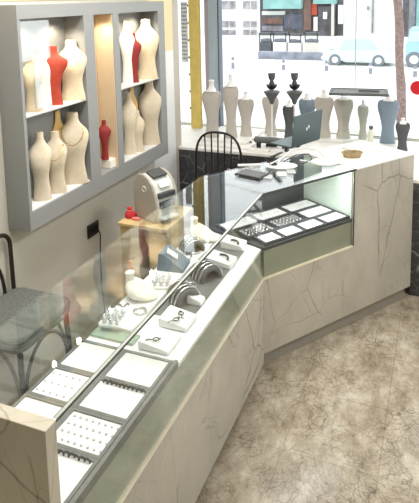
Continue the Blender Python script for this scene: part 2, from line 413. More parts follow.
c2 = thing('corner_counter', 'angled far marble counter with a glazed tray window and solid marble end', 'counter', (0, 0, 0), TH)
def toL(x, y): return (x*math.cos(TH)+y*math.sin(TH), -x*math.sin(TH)+y*math.cos(TH))
kb = toL(-D, BY)
MB().prism([(.001, 0), (S2, 0), (S2, W2), kb], .082, HM-.008).build('marble_base', 'marble', c2)
MB().prism([(-.004, .022), (S2-.03, .022), (S2-.03, W2-.03), (kb[0]+.03, kb[1]-.03)], 0, .082).build('plinth', 'plinth', c2)
MB().box(S1, S2, 0, W2, HM-.008, HT-.009).build('marble_pier', 'marble', c2)
MB().prism([(.002, -.002), (S1, -.002), (S1, W2), (kb[0]+.002, kb[1])], HM-.008, HM).build('base_trim', 'trim_light', c2)
MB().box(.014, S1-.004, .012, .022, HM, HD-.022).build('lower_panel', 'olive_glass', c2)
MB().prism([(.012, .010), (S1-.003, .010), (S1-.003, W2-.02), (kb[0]+.02, kb[1]-.02)], HD-.022, HD-.004).build('deck', 'frame_dark', c2)
MB().prism([(kb[0]+.02, W2-.02), (S1-.003, W2-.02), (S1-.003, W2-.005), (kb[0]+.02, W2-.005)], HM, HT-.009).build('back_panel', 'frame_dark', c2)
MB().box(S1-.008, S1-.001, .010, W2-.022, HD-.003, HT-.011).build('side_lining', 'mirror', c2)
MB().box(.004, S1-.001, .002, .008, HM, HT-.009).build('front_glass', 'glass', c2)
MB().prism([(.003, 0), (S1+.02, 0), (S1+.02, W2), (kb[0]+.003, kb[1])], HT-.008, HT).build('top_glass', 'top_glass', c2)
MB().box(S1+.021, S2+.003, -.003, W2, HT-.008, HT).build('pier_top', 'white_riser', c2)
MB().box(.004, S1+.02, -.003, .003, HT-.010, HT+.001).build('top_edge', 'edge_dark', c2)
MB().box(S1-.001, S1+.006, -.004, .0, HM, HT-.01).build('side_edge', 'edge_dark', c2)

# ------------------------------------------------------------------ trays in the near counter
def make_tray(root, x0, x1, y0, y1, z, frame, pad='velvet', rim=.011, h=.018):
    f = MB()
    f.box(x0, x1, y0, y0+rim, z, z+h); f.box(x0, x1, y1-rim, y1, z, z+h)
    f.box(x0, x0+rim, y0+rim, y1-rim, z, z+h); f.box(x1-rim, x1, y0+rim, y1-rim, z, z+h)
    f.build('tray_frame', frame, root)
    MB().box(x0+rim, x1-rim, y0+rim, y1-rim, z, z+h-.005).build('pad', pad, root)
TZ = HD-.0035
ys = [-1.035, -1.205, -1.362, -1.517, -1.700]
names_f = ['white velvet tray in a grey frame, front row, against the glass partition',
           'white velvet tray with ring slots at its far edge, second front tray from the partition',
           'white velvet tray of faint small earrings, front row, third from the partition',
           'white velvet tray in the front row beside the marble end panel']
names_b = ['white velvet tray in the row at the staff side, beside the green glass sheet',
           'white velvet tray in the row at the staff side, second from the green glass sheet',
           'white velvet tray in the row at the staff side, third from the green glass sheet',
           'white velvet tray at the staff side corner behind the marble end panel']
def proto_tray(name, label, cat, loc, sx, sy, frame, group, pad='velvet', rz=0):
    t = thing(name, label, cat, loc, rz, group)
    make_tray(t, -sx/2, sx/2, -sy/2, sy/2, 0, frame, pad)
    return t
ring0 = None
for k in range(4):
    y = (ys[k]+ys[k+1])/2; sy = ys[k]-ys[k+1]-.001
    proto_tray('jewellery_tray', names_f[k], 'tray', (-.1265, y, TZ), .204, sy, 'frame_grey', 'trays in the near counter')
    proto_tray('jewellery_tray', names_b[k], 'tray', (-.325, y, TZ), .193, sy, 'frame_grey', 'trays in the near counter')
def ring_mesh(R=.0092, r=.003):
    return MB().torus((0, 0, 0), R, r, 'y', 14, 6)
rp = None
def put(proto, loc, rz, label, group):
    o = proto.copy(); COL.objects.link(o); o.location = loc; o.rotation_euler = (0, 0, rz)
    o['label'] = label; o['group'] = group; return o
rp = ring_mesh().build('ring', 'dark_silver', smooth=True)
tag(rp, 'dark ring standing in the slots at the far edge of the second front tray', 'ring', 'rings in the second front tray')
rp.location = (-.195, ys[1]-.016, TZ+.016)
for i in range(1, 10): put(rp, (-.195+i*.0165, ys[1]-.016, TZ+.016), random.uniform(-.3, .3), rp['label'], rp['group'])
for i in range(9): put(rp, (-.2+i*.018, ys[3]-.016, TZ+.016), random.uniform(-.3, .3), 'dark ring standing in the slots of the tray beside the marble end panel', 'rings in the tray beside the end panel')
sp = MB().lathe([(.001, 0), (.0045, .001), (.005, .003), (.003, .005), (.001, .0055)], n=8).build('stud_earring', 'pearl', smooth=True)
tag(sp, 'tiny pale stud earring on the third front tray', 'earring', 'studs on the third front tray')
sp.location = (-.2, ys[2]-.03, TZ+.0130)
for i in range(8):
    for j in range(4):
        if i or j: put(sp, (-.2+i*.023, ys[2]-.03-j*.032, TZ+.0130), 0, sp['label'], sp['group'])
for i in range(6):
    for j in range(3): put(sp, (-.40+i*.028, ys[1]-.035-j*.045, TZ+.0130), 0, 'tiny pale stud earring on the second staff side tray', 'studs on the second staff side tray')
# green glass sheet between tray and display
gs = MB().box(-D+.012, -.225, -1.047, -.985, TZ, TZ+.010).build('glass_sheet', 'green_pad', None, .001)
gs.location = (0, 0, 0); 
tag(gs, 'pale green glass sheet lying on the deck by the partition', 'sheet')
gs.data.transform(Matrix.Translation((0, .06, 0)))

# ------------------------------------------------------------------ trays in the corner counter (local a,b)
def L2W(a, b, z): return (a*math.cos(TH)-b*math.sin(TH), a*math.sin(TH)+b*math.cos(TH), z)
spec = []
fr = [('first white pad from the bend, front row of the corner counter', .03, .17), ('second white pad from the bend, front row of the corner counter', .175, .325),
      ('third white pad from the bend, front row of the corner counter', .33, .49), ('white pad at the pier end of the front row in the corner counter', .495, .680)]
for l, a, b in fr: spec.append((l, a, b, .016, .130, 'f'))
spec += [('grey ring tray of the middle row at the bend in the corner counter', .00, .22, .132, .265, 'r'),
         ('grey ring tray in the middle of the corner counter', .225, .45, .132, .265, 'r'),
         ('white tray of small earrings beside the pale side lining, middle row', .455, .680, .132, .265, 's'),
         ('white pad of the back row behind the ring tray at the bend', -.04, .20, .267, .40, 'f'),
         ('white tray of the back row in the middle of the corner counter', .205, .43, .267, .40, 's'),
         ('white tray of rings at the back beside the pale side lining', .435, .680, .267, .40, 's')]
SH = {'grey ring tray of the middle row at the bend in the corner counter': 'ring tray at the bend of the corner counter', 'grey ring tray in the middle of the corner counter': 'middle ring tray of the corner counter',
 'white tray of small earrings beside the pale side lining, middle row': 'middle row tray beside the pale side lining', 'white tray of the back row in the middle of the corner counter': 'middle tray of the back row, corner counter', 'white tray of rings at the back beside the pale side lining': 'back row tray beside the pale side lining'}
for l, a, b, d0, d1, k in spec:
    t = proto_tray('jewellery_tray', l, 'tray', L2W((a+b)/2, (d0+d1)/2, TZ), b-a-.002, d1-d0-.001, 'frame_dark', 'trays in the corner counter', rz=TH)
    n = int((b-a-.03)/.022); rl = 'dark ring in the '; el = 'tiny stud in the '; l = SH.get(l, l)
    for i in range(n):
        for j in range(4 if k == 'r' else 3):
            aa = a+.022+i*(b-a-.04)/(n-1); bb = d0+.022+j*(d1-d0-.044)/(3 if k == 'r' else 2)
            if k == 'r': put(rp, L2W(aa, bb, TZ+.021), TH+random.uniform(-.3, .3), rl+l, 'rings, '+l)
            elif k == 's' and random.random() < .8: put(sp, L2W(aa, bb, TZ+.0130), 0, el+l, 'studs, '+l)

# ------------------------------------------------------------------ wall showcase
XS, YS0, YS1, ZS0, ZS1, ZI0, ZI1, ZSH = -1.010, -.609, .9005, .895, 2.009, .989, 1.942, 1.472
o1a, o1b = at_x(25, 100, XS).y, at_x(85.5, 60, XS).y
na, nb = at_x(96.5, 80, XS).y, at_x(115.5, 80, XS).y
o3a, o3b = at_x(121, 80, XS).y, at_x(159.5, 60, XS).y
sc = thing('display_showcase', 'grey wall showcase with three open bays hung on the left wall', 'showcase', (WX, 0, ZS0))
def sbox(mb, x0, x1, y0, y1, z0, z1): return mb.box(x0-WX, x1-WX, y0, y1, z0-ZS0, z1-ZS0)
mb = MB()
for z0, z1 in ((ZS0, ZI0), (ZI1, ZS1)): sbox(mb, WX+.002, XS, YS0, YS1, z0, z1)
for y0, y1 in ((YS0, o1a), (o1b, na), (nb, o3a), (o3b, YS1)): sbox(mb, WX+.002, XS, y0, y1, ZI0, ZI1)
mb.build('carcass', 'case_grey', sc)
for y0, y1, mm in ((o1a, o1b, 'case_back'), (na, nb, 'niche'), (o3a, o3b, 'case_back')):
    sbox(MB(), WX+.002, WX+.012, y0+.001, y1-.001, ZI0, ZI1).build('back_panel', mm, sc)
for y0, y1 in ((o1a, o1b), (o3a, o3b)):
    sbox(MB(), WX+.013, XS-.008, y0+.001, y1-.001, ZSH-.010, ZSH).build('glass_shelf', 'machine_light', sc)
    sbox(MB(), WX+.013, XS-.012, y0+.001, y1-.001, ZI0, ZI0+.006).build('bay_liner', 'white_riser', sc)
gy = at_x(50.5, 40, XS).y; gz = at_x(36, 60, XS).z
sbox(MB(), XS-.125, XS-.004, nb-.006, nb-.0005, ZI0+.001, ZI1-.001).build('niche_side', 'niche', sc)
sbox(MB(), XS-.010, XS-.005, o1a+.001, gy, gz, ZI1-.012).build('sliding_glass', 'mirror_glass', sc, label='narrow reflecting glass slider')
sbox(MB(), XS-.010, XS-.005, at_x(36, 80, XS).y, at_x(47, 80, XS).y, ZSH+.02, gz-.004).build('sliding_glass', 'mirror_glass', sc, label='lower reflecting glass slider')

def interp(tab, t):
    xs = [r[0] for r in tab]
    return [float(np.interp(t, xs, [r[k] for r in tab])) for k in range(1, len(tab[0]))]
def smooth_tab(tab, n=26):
    # catmull-rom through the table rows
    out = []
    for i in range(n+1):
        t = i/n*(tab[-1][0]-tab[0][0])+tab[0][0]
        k = max(j for j in range(len(tab)) if tab[j][0] <= t+1e-9); k = min(k, len(tab)-2)
        p0, p1, p2, p3 = tab[max(k-1, 0)], tab[k], tab[k+1], tab[min(k+2, len(tab)-1)]
        s = (t-p1[0])/(p2[0]-p1[0])
        row = [t]
        for q in range(1, len(p1)):
            a, b, c, d = p0[q], p1[q], p2[q], p3[q]
            m1, m2 = (c-a)/2, (d-b)/2
            row.append((2*s**3-3*s**2+1)*b+(s**3-2*s**2+s)*m1+(-2*s**3+3*s**2)*c+(s**3-s**2)*m2)
        out.append(row)
    return out
# rows: height, half width, half depth, forward offset
TORSO = [(0, .80, .72, 0), (.04, .79, .72, 0), (.20, .68, .66, .05), (.36, .66, .70, .12), (.52, .84, .84, .20), (.66, 1.0, .80, .08), (.75, .92, .62, -.08), (.82, .62, .50, -.18), (.87, .42, .44, -.22), (.93, .36, .40, -.22), (.985, .38, .42, -.22), (1.0, .34, .38, -.22)]
SLIM = [(0, .55, .55, 0), (.05, .5, .5, 0), (.3, .42, .5, .0), (.52, .62, .62, .1), (.70, 1.0, .7, .05), (.78, .94, .62, -.05), (.84, .5, .42, -.15), (.88, .33, .34, -.2), (.95, .3, .32, -.2), (1.0, .31, .33, -.2)]
WIND = [(0, .74, .62, 0), (.04, .74, .62, 0), (.20, .62, .5, 0), (.38, .60, .5, 0), (.58, .76, .58, 0), (.78, .98, .62, 0), (.88, 1.0, .58, 0), (.95, .93, .5, -.03), (.985, .74, .42, -.05), (1.0, .5, .35, -.05)]
HOUR = [(0, .66, .62, 0), (.04, .66, .62, 0), (.20, .54, .5, 0), (.38, .56, .5, 0), (.56, .74, .58, 0), (.72, .96, .62, 0), (.80, 1.0, .58, 0), (.845, .9, .5, -.03), (.875, .55, .4, -.05), (.90, .26, .26, -.06), (.95, .2, .22, -.06), (1.0, .22, .22, -.06)]
def bust(label, cat, base, h, w, dp, m, tab=TORSO, yaw=0, group=None, name='display_bust', lean=0):
    rings = []
    for t, a, b, o in smooth_tab(tab):
        e = 1.0 if t > .84 else .86
        ring = []
        for i in range(24):
            q = 2*PI*i/24; cx, sy = math.cos(q), math.sin(q)
            ring.append((math.copysign(abs(cx)**e, cx)*a*w/2+lean*t*h, -(o*dp/2)+math.copysign(abs(sy)**e, sy)*b*dp/2, t*h))
        rings.append(ring)
    o = MB().loft(rings).build(name, m, smooth=True)
    o.location = base; o.rotation_euler = (0, 0, yaw)
    tag(o, label, cat, group); return o
# the torso's front is local -y; in the showcase it faces +x, turned a little toward the camera
def case_bust(label, u, vb, vt, wpx, m, zs, tab=TORSO, x=-1.072, dp=.105, yaw=None, group='busts in the wall showcase', lean=0):
    p = at_x(u, (vb+vt)/2, x); q = at_x(u, vt, x)
    dist = (p-CP).dot(FW); w = 1.12*wpx*dist/CAM['f']
    return bust(label, 'bust', (x, p.y, zs), q.z-zs, w, dp, m, tab, PI*.17 if yaw is None else yaw, group, lean=lean)
ZB = ZI0+.006
b1 = case_bust('cream linen bust at the left end of the upper shelf, behind the reflecting slider', 33, 112, 55, 19, 'bust_cream', ZSH)
b2 = case_bust('white linen bust left of the red bust on the upper shelf', 45, 112, 43, 16, 'bust_white', ZSH, x=-1.108, dp=.05)
b3 = case_bust('bright red velvet bust on the upper shelf of the left bay', 54, 106, 46, 25, 'bust_red', ZSH, SLIM, x=-1.068, dp=.055, yaw=PI*.17)
b4 = case_bust('large cream linen bust at the right of the upper shelf in the left bay', 72, 100, 40, 27, 'bust_cream', ZSH)
b5 = case_bust('beige linen bust at the left end of the lower bay', 41, 206, 132, 20, 'bust_stone', ZB)
b6 = case_bust('small oatmeal bust in the middle of the lower left bay', 56, 196, 131, 21, 'bust_stone', ZB, x=-1.064, dp=.08)
b7 = case_bust('large cream bust at the right of the lower left bay', 74, 186, 112, 27, 'bust_stone', ZB, x=-1.066, dp=.085)
b8 = case_bust('golden linen bust behind the middle bust of the lower left bay', 60, 190, 110, 15, 'bust_tan', ZB, x=-1.123, dp=.022, yaw=PI*.42)
b9 = case_bust('white linen bust at the left of the upper shelf in the right bay', 127.5, 88, 20, 14, 'bust_white', ZSH, x=-1.10, dp=.06)
b10 = case_bust('maroon velvet bust between two pale busts in the right bay', 134, 84, 33, 14, 'bust_maroon', ZSH, SLIM, x=-1.062, dp=.05)
b11 = case_bust('large cream bust at the right of the upper shelf in the right bay', 146.5, 80, 19, 23, 'bust_cream', ZSH)
b12 = case_bust('oatmeal bust at the left of the lower right bay', 129, 159, 92, 15, 'bust_stone', ZB, x=-1.085, dp=.08)
b13 = case_bust('smallest oatmeal bust in the middle of the lower right bay', 137.5, 152, 110, 13, 'bust_stone', ZB, x=-1.058, dp=.06)
b14 = case_bust('tall oatmeal bust at the right of the lower right bay', 150, 146, 80, 21, 'bust_stone', ZB)
b15 = case_bust('golden linen bust behind the smallest bust of the lower right bay', 133, 150, 86, 13, 'bust_tan', ZB, x=-1.125, dp=.02, yaw=PI*.42)
# niche: red bust on a white block
p = at_x(108, 165, -1.08)
nbk = MB().box(-.04, .04, -.045, .045, 0, .055).build('plaster_block', 'bust_white', None, .004); nbk.location = (-1.07, p.y, ZI0)
tag(nbk, 'small white block on the floor of the beige niche', 'block')
case_bust('small red bust standing on the white block in the beige niche', 104.5, 160, 120, 12, 'bust_maroon', ZI0+.055, SLIM, x=-1.07, dp=.06)
# fine necklaces hung on two of the busts
def necklace(label, b, h, w, dp):
    pts = []
    for i in range(16):
        a = -PI*.1+i/15*PI*1.2
        pts.append((math.cos(a)*w*.36, -(.10*dp)-math.sin(a)*dp*.40-.012, h*(.80-.22*max(0, math.sin(a)))))
    o = MB().tube(pts, .0022, 6).build('necklace', 'gold', smooth=True); o.location = b.location; o.rotation_euler = b.rotation_euler
    tag(o, label, 'necklace', 'necklaces on the busts')
for b, l in ((b7, 'fine gold necklace on the large bust of the lower left bay'), (b6, 'fine gold necklace on the middle bust of the lower left bay'),
             (b4, 'fine gold necklace on the large cream bust of the upper left bay')):
    necklace(l, b, b.dimensions.z, b.dimensions.x if False else (max(v.co.x for v in b.data.vertices)*2), .12)

# ------------------------------------------------------------------ wall outlet and cord
so = thing('wall_socket', 'black double wall socket below the showcase', 'socket', (WX, .103, .603))
MB().box(0, .010, -.058, .058, -.042, .042).build('face_plate', 'socket', so, .003)
MB().lathe([(.016, 0), (.018, .004), (.012, .005), (.012, .001)], n=14).build('outlet', 'black', so).matrix_local = Matrix.Translation((.009, -.026, 0)) @ Matrix.Rotation(PI/2, 4, 'Y')
MB().lathe([(.016, 0), (.018, .004), (.012, .005), (.012, .001)], n=14).build('outlet', 'black', so).matrix_local = Matrix.Translation((.009, .026, 0)) @ Matrix.Rotation(PI/2, 4, 'Y')
pts = [(WX+.02, .13, .60), (WX+.03, .14, .56), (WX+.03, .13, .42), (WX+.05, .10, .25), (WX+.09, .06, .10), (WX+.12, .03, .012), (WX+.2, -.1, .006)]
cb = MB().tube(pts, .0045, 6).build('power_cord', 'black', smooth=True)
tag(cb, 'thin dark cord hanging from the wall socket to the floor', 'cord')

# ------------------------------------------------------------------ stand with banknote counter
SZ = .74
sl, sr = at_z(117, 224, SZ), at_z(172, 224, SZ)
sx0, sx1, sy0 = sl.x, sr.x, (sl.y+sr.y)/2-.02
sd = thing('wooden_stand', 'pale wooden stand with a dark recess below the note counting machine', 'stand', (sx0, sy0, 0))
sw = sx1-sx0
MB().box(0, .012, 0, .34, 0, SZ-.02).build('side_panel', 'wood', sd)
MB().box(.012, sw*.40, 0, .012, 0, SZ-.02).build('front_board', 'wood', sd)
MB().box(sw*.40, sw*.62, .10, .112, 0, SZ-.02).build('recess_back', 'wood_dark', sd)
MB().box(sw*.40-.012, sw*.40, .012, .10, 0, SZ-.02).build('divider', 'wood', sd)
MB().box(sw*.62, sw-.012, 0, .012, 0, SZ-.02).build('front_board', 'wood', sd)
MB().box(sw-.012, sw, 0, .34, 0, SZ-.02).build('side_panel', 'wood', sd)
MB().box(-.01, sw+.01, -.012, .35, SZ-.02, SZ).build('stand_top', 'wood', sd, .003)
# machine
mp_ = at_z(151, 222, SZ)
mc = thing('banknote_counter', 'grey desktop banknote counting machine with a rounded hood, on the wooden stand', 'counting machine', (mp_.x-.01, mp_.y+.09, SZ), -.40)
prof = []
mw = .105
side = [(-.10, 0), (.085, 0), (.10, .03), (.105, .10), (.095, .17), (.07, .225), (.03, .262), (-.02, .28), (-.06, .272), (-.095, .24), (-.108, .18), (-.11, .08)]
def sideshape(x0, x1, pts):
    mb = MB(); n = len(pts)
    # pts (y,z); front (mouth) is +x side in plan after rotation
    vs = [(x0, a, b) for a, b in pts]+[(x1, a, b) for a, b in pts]
    mb.add(vs, [tuple(range(n))[::-1], tuple(range(n, 2*n))]+[(i, (i+1) % n, n+(i+1) % n, n+i) for i in range(n)])
    return mb
# hood: profile in local x (toward the customer), extruded along local y
def prof_x(y0, y1, pts):
    mb = MB(); n = len(pts)
    vs = [(a, y0, b) for a, b in pts]+[(a, y1, b) for a, b in pts]
    mb.add(vs, [tuple(range(n)), tuple(range(n, 2*n))[::-1]]+[(i, n+i, n+(i+1) % n, (i+1) % n) for i in range(n)])
    return mb
prof_x(-.085, -.068, side).build('side_cover', 'machine', mc, .008)
prof_x(.068, .085, side).build('side_cover', 'machine', mc, .008)
body = [(a*.93, b*.96+.002) for a, b in side]
prof_x(-.068, .068, body).build('body', 'machine_light', mc)
MB().box(.094, .112, -.055, .055, .085, .125).build('note_mouth', 'machine_dark', mc, .003)
MB().box(.075, .108, -.06, .06, .145, .175).build('control_panel', 'machine_dark', mc, .003)
mb = MB(); mb.T = Matrix.Translation((.02, 0, .262)) @ Matrix.Rotation(.3, 4, 'Y')
mb.box(-.05, .03, -.052, .052, 0, .012).build('hopper', 'machine_dark', mc, .003)
mb = MB(); mb.T = Matrix.Translation((.072, 0, .215)) @ Matrix.Rotation(.95, 4, 'Y')
mb.box(-.02, .02, -.036, .036, 0, .008).build('display', 'machine_light', mc, .002)
MB().box(.09, .14, -.06, .06, .025, .035).build('output_tray', 'machine_light', mc, .003)
mb = MB(); mb.torus((0, -.087, .19), .016, .004, 'y', 14, 6); mb.build('side_handle', 'machine_light', mc)
# red pouch beside machine
rp0 = at_z(127, 219, SZ)
po = thing('red_pouch', 'crumpled red cloth pouch lying left of the counting machine', 'pouch', (rp0.x+.005, rp0.y+.03, SZ), .3)
rings = []
for k, (r, z) in enumerate([(.030, .001), (.036, .012), (.032, .028), (.018, .042), (.010, .048), (.018, .058), (.014, .062)]):
    rings.append([(r*(1+.18*math.sin(3*q+k))*math.cos(q), r*.8*(1+.15*math.cos(4*q+k))*math.sin(q), z) for q in [2*PI*i/18 for i in range(18)]])
MB().loft(rings).build('bag', 'red', po, smooth=True)
MB().torus((0, 0, .046), .013, .004, 'z', 14, 6).build('drawstring', 'pink', po)
rp1 = at_z(136, 220, SZ)
pk = MB().sphere((0, 0, .008), .03, .016, .008).build('pink_cloth', 'pink', smooth=True); pk.location = (rp1.x, rp1.y+.005, SZ)
tag(pk, 'small folded pink cloth beside the red pouch', 'cloth')

oa, ob = at_x(137, 277, -.50), at_x(151, 255, -.50)
oo = MB(); oo.box(-.012, .012, -.004, .004, 0, .70); oo = oo.build('orange_reflection_strip', 'orange', None, .002); oo.location = (oa.x-.08, oa.y+.02, 0); oo.rotation_euler = (-.14, .0, .3)  # added strip, stands in for an orange reflection in the back glass
tag(oo, 'orange strip standing in for a reflection beside the wooden stand behind the counter', 'reflection strip')
# ------------------------------------------------------------------ chairs
ch = thing('bentwood_chair', 'dark bentwood chair with a thick grey padded seat between counter and wall', 'chair', (-.945, -.81, 0))
HZ = .60
def rrect(hx, hy, r, z, n=6):
    pts = []
    for cx, cy, a0 in ((hx-r, hy-r, 0), (-hx+r, hy-r, PI/2), (-hx+r, -hy+r, PI), (hx-r, -hy+r, 1.5*PI)):
        for i in range(n+1): a = a0+PI/2*i/n; pts.append((cx+r*math.cos(a), cy+r*math.sin(a), z))
    return pts
rings = [rrect(.168, .185, .06, HZ-.062), rrect(.178, .195, .065, HZ-.054), rrect(.176, .193, .065, HZ-.047), rrect(.181, .198, .065, HZ-.038), rrect(.177, .194, .065, HZ-.030), rrect(.182, .199, .065, HZ-.020), rrect(.178, .195, .065, HZ-.010)]
MB().loft(rings).build('seat_side', 'cushion_side', ch, smooth=True)
MB().loft([rrect(.176, .193, .065, HZ-.0095), rrect(.172, .189, .06, HZ-.003), rrect(.155, .172, .055, HZ)]).build('seat_pad', 'cushion', ch, smooth=True)
MB().loft([rrect(.165, .182, .06, HZ-.078), rrect(.17, .187, .06, HZ-.063)]).build('seat_rim', 'iron', ch)
for sx, sy in ((1, 1), (1, -1), (-1, 1), (-1, -1)):
    MB().tube([(sx*.145, sy*.16, HZ-.07), (sx*.155, sy*.168, .3), (sx*.175, sy*.185, 0)], [.014, .013, .011], 10).build('leg', 'iron', ch, smooth=True)
for ax in range(4):
    pts = []
    for i in range(13):
        a = PI*i/12; r = .135
        if ax < 2: pts.append(((1 if ax == 0 else -1)*.155, math.cos(a)*.150, .29+math.sin(a)*(HZ-.085-.29)))
        else: pts.append((math.cos(a)*.138, (1 if ax == 2 else -1)*.168, .29+math.sin(a)*(HZ-.085-.29)))
    MB().tube(pts, .008, 8).build('arched_brace', 'iron', ch, smooth=True)
zt = at_x(12, 229, -1.125).z
def hoop(hy, ztop, zbot, r, x, n=14):
    pts = [(x, hy, zbot)]
    rad = .07
    for i in range(7): a = PI/2*i/6; pts.append((x-.005, hy-rad+rad*math.cos(a), ztop-rad+rad*math.sin(a)))
    for i in range(7): a = PI/2+PI/2*i/6; pts.append((x-.005, -hy+rad+rad*math.cos(a), ztop-rad+rad*math.sin(a)))
    pts.append((x, -hy, zbot)); return pts
MB().tube(hoop(.172, max(zt, HZ+.25), HZ-.05, 0, -.172), .011, 10).build('back_hoop', 'iron', ch, smooth=True)
pts = [(-.172, .11*math.cos(PI*i/14), HZ-.02+.23*math.sin(PI*i/14)) for i in range(15)]
MB().tube(pts, .009, 8).build('inner_hoop', 'iron', ch, smooth=True)

yb = 1.10
l, r, tp = at_y(196, 172, yb), at_y(242, 172, yb), at_y(219, 132.5, yb)
hw = (r.x-l.x)/2
c3 = thing('spindle_chair', 'black hoop-back spindle chair behind the corner counter', 'chair', ((l.x+r.x)/2, yb, 0))
def arch(x):
    q = min(1, abs(x)/hw); return .72+(tp.z-.72)*(1-q**5)**(1/2.2)
pts = [(-hw*.96, -.02, .46)]+[(hw*math.copysign(abs(math.sin(a))**.75, math.sin(a)), 0, .70+(tp.z-.70)*math.cos(a)**.55) for a in [-PI/2+PI*i/22 for i in range(1, 22)]]+[(hw*.96, -.02, .46)]
MB().tube(pts, .009, 10).build('back_hoop', 'iron_black', c3, smooth=True)
for k in range(5):
    x = (-.58+k*.29)*hw
    MB().tube([(x*.8, -.02, .46), (x, 0, .70+(tp.z-.70)*math.cos(math.asin(min(1, abs(x/hw))**(1/.75)))**.55)], .006, 8).build('spindle', 'iron_black', c3, smooth=True)
MB().loft([[(x, y-.19, z) for x, y, z in rrect(hw+.01, .19, .08, zz)] for zz in (.43, .46)]).build('seat', 'iron_black', c3, .004)
for sx in (1, -1):
    for y in (-.05, -.33): MB().tube([(sx*(hw-.03), y, .435), (sx*(hw+.01), y+(.03 if y > -.1 else -.03), 0)], .011, 8).build('leg', 'iron_black', c3, smooth=True)

# ------------------------------------------------------------------ jewellery displays in the near counter
DZ = HD-.0035
# raised white plinth along the staff side
pl_ = MB().prism([(-.265, -.93), (-.265, -.02), (-.42, .045), (-.42, -.93)], DZ, DZ+.025).build('display_plinth', 'deck', None, .003)
tag(pl_, 'low white display step along the staff side of the near counter', 'display step')
PZ = DZ+.0255
dm = MB().prism([(-.25, -.76), (-.085, -.76), (-.085, -.06), (-.25, -.0)], DZ, DZ+.003).build('display_mat', 'frame_grey')
tag(dm, 'grey display mat under the front row of jewellery', 'mat')
def neck_form(label, loc, rz, s=1, m='bust_white'):
    t = thing('neck_form', label, 'necklace display', loc, rz, 'lying white neck forms')
    # body slopes from the raised neck (local -x) down to the front (local +x)
    rings = []
    for k, (x, z, hy, hz) in enumerate([(-.050, .052, .020, .010), (-.040, .046, .040, .034), (-.022, .042, .058, .040), (.0, .034, .066, .034), (.03, .025, .062, .025), (.06, .016, .048, .016), (.085, .008, .024, .008), (.092, .005, .01, .005)]):
        rings.append([(x*s, hy*math.cos(q)*s, (z+hz*math.sin(q)*.98)*s) for q in [2*PI*i/20 for i in range(20)]])
    MB().loft(rings).build('form_body', m, t, smooth=True)
    MB().lathe([(.020*s, .06*s), (.018*s, .085*s), (.020*s, .105*s), (.021*s, .110*s), (.017*s, .114*s)], (-.034*s, 0, 0), 18).build('neck', m, t, smooth=True)
    return t
def pos(u, v, z): q = at_z(u, v, z); return (q.x, q.y, z)
q = pos(126, 296, PZ); neck_form('white lying neck form nearest the partition, between two ring stands', (max(q[0]-.02, -.368), q[1]+.015, PZ), .1, 1.0)
q = pos(205, 237, PZ); neck_form('white lying neck form at the far end of the near counter, below the window reflection', (-.345, q[1]-.03, PZ), .0, 1.05)
def ring_stand(label, loc, rz, nx=3, ny=3, g='ring cones'):
    t = thing('ring_stand', label, 'ring stand', loc, rz, 'white ring stands with silver cones')
    MB().box(-.045, .045, -.045, .045, 0, .012).build('base', 'deck', t, .003)
    for i in range(nx):
        for j in range(ny):
            x, y = (i-(nx-1)/2)*.028, (j-(ny-1)/2)*.028
            MB().lathe([(.008, .012), (.007, .03), (.0045, .045), (.002, .05)], (x, y, 0), 10).build('ring_cone', 'velvet', t, smooth=True)
    rot = Matrix.Rotation(rz, 3, 'Z')
    for i in range(nx):
        for j in range(ny):
            x, y = (i-(nx-1)/2)*.028, (j-(ny-1)/2)*.028
            w_ = rot @ Vector((x, y, .030)) + Vector(loc)
            o = silver_ring.copy(); COL.objects.link(o); o.location = w_; o.rotation_euler = (random.uniform(-.15, .15), random.uniform(-.15, .15), random.random()*6)
            tag(o, 'silver ring on a cone of the '+label, 'ring', 'rings of the '+label)
    return t
mb = MB().torus((0, 0, 0), .0088, .0024, 'z', 14, 6); mb.sphere((.011, 0, .001), .005, n=8, k=6)
silver_ring = mb.build('ring', 'silver', smooth=True)
q = pos(104, 320, PZ)
silver_ring.location = (-.20, -.86, DZ+.0035); tag(silver_ring, 'loose silver ring lying on the deck beside the first ring stand', 'ring')
ring_stand('ring stand nearest the green glass sheet', (max(q[0], -.36), q[1], PZ), .15)
q = pos(143, 287, PZ); ring_stand('ring stand beside the grey wedge', (-.312, q[1]+.045, PZ), .3)
# grey wedge
q = pos(167, 262, PZ)
wd = thing('bracelet_wedge', 'blue-grey velvet wedge display with silver bangles at the middle of the staff side', 'display wedge', (-.345, q[1]-.03, PZ), .12)
mb = MB(); mb.add([(-.065, -.06, 0), (.07, -.06, 0), (.07, .06, 0), (-.065, .06, 0), (-.055, -.055, .085), (-.03, -.055, .085), (-.03, .055, .085), (-.055, .055, .085), (.07, -.06, .012), (.07, .06, .012)],
   [(0,3,2,1), (4,5,6,7), (0,1,8,5,4), (2,3,7,6,9), (3,0,4,7), (1,2,9,8), (5,8,9,6)])
mb.build('wedge', 'grey_fab', wd, .003)
mb = MB(); mb.box(-.03, .03, -.03, .03, 0, .006); o = mb.build('price_card', 'paper', wd); o.location = (-.005, .0, .064); o.rotation_euler = (0, .63, .3)
def bangle(label, loc, R, r, rx, rz, m='silver'):
    o = MB().torus((0, 0, 0), R, r, 'z', 26, 8).build('bangle', m, smooth=True); o.location = loc; o.rotation_euler = (rx, 0, rz)
    return tag(o, label, 'bangle', 'silver bangles')
bangle('silver bangle resting between the wedge and the striped bracelet pillow', (-.33, wd.location.y+.105, PZ+.004), .034, .004, 0, .5)
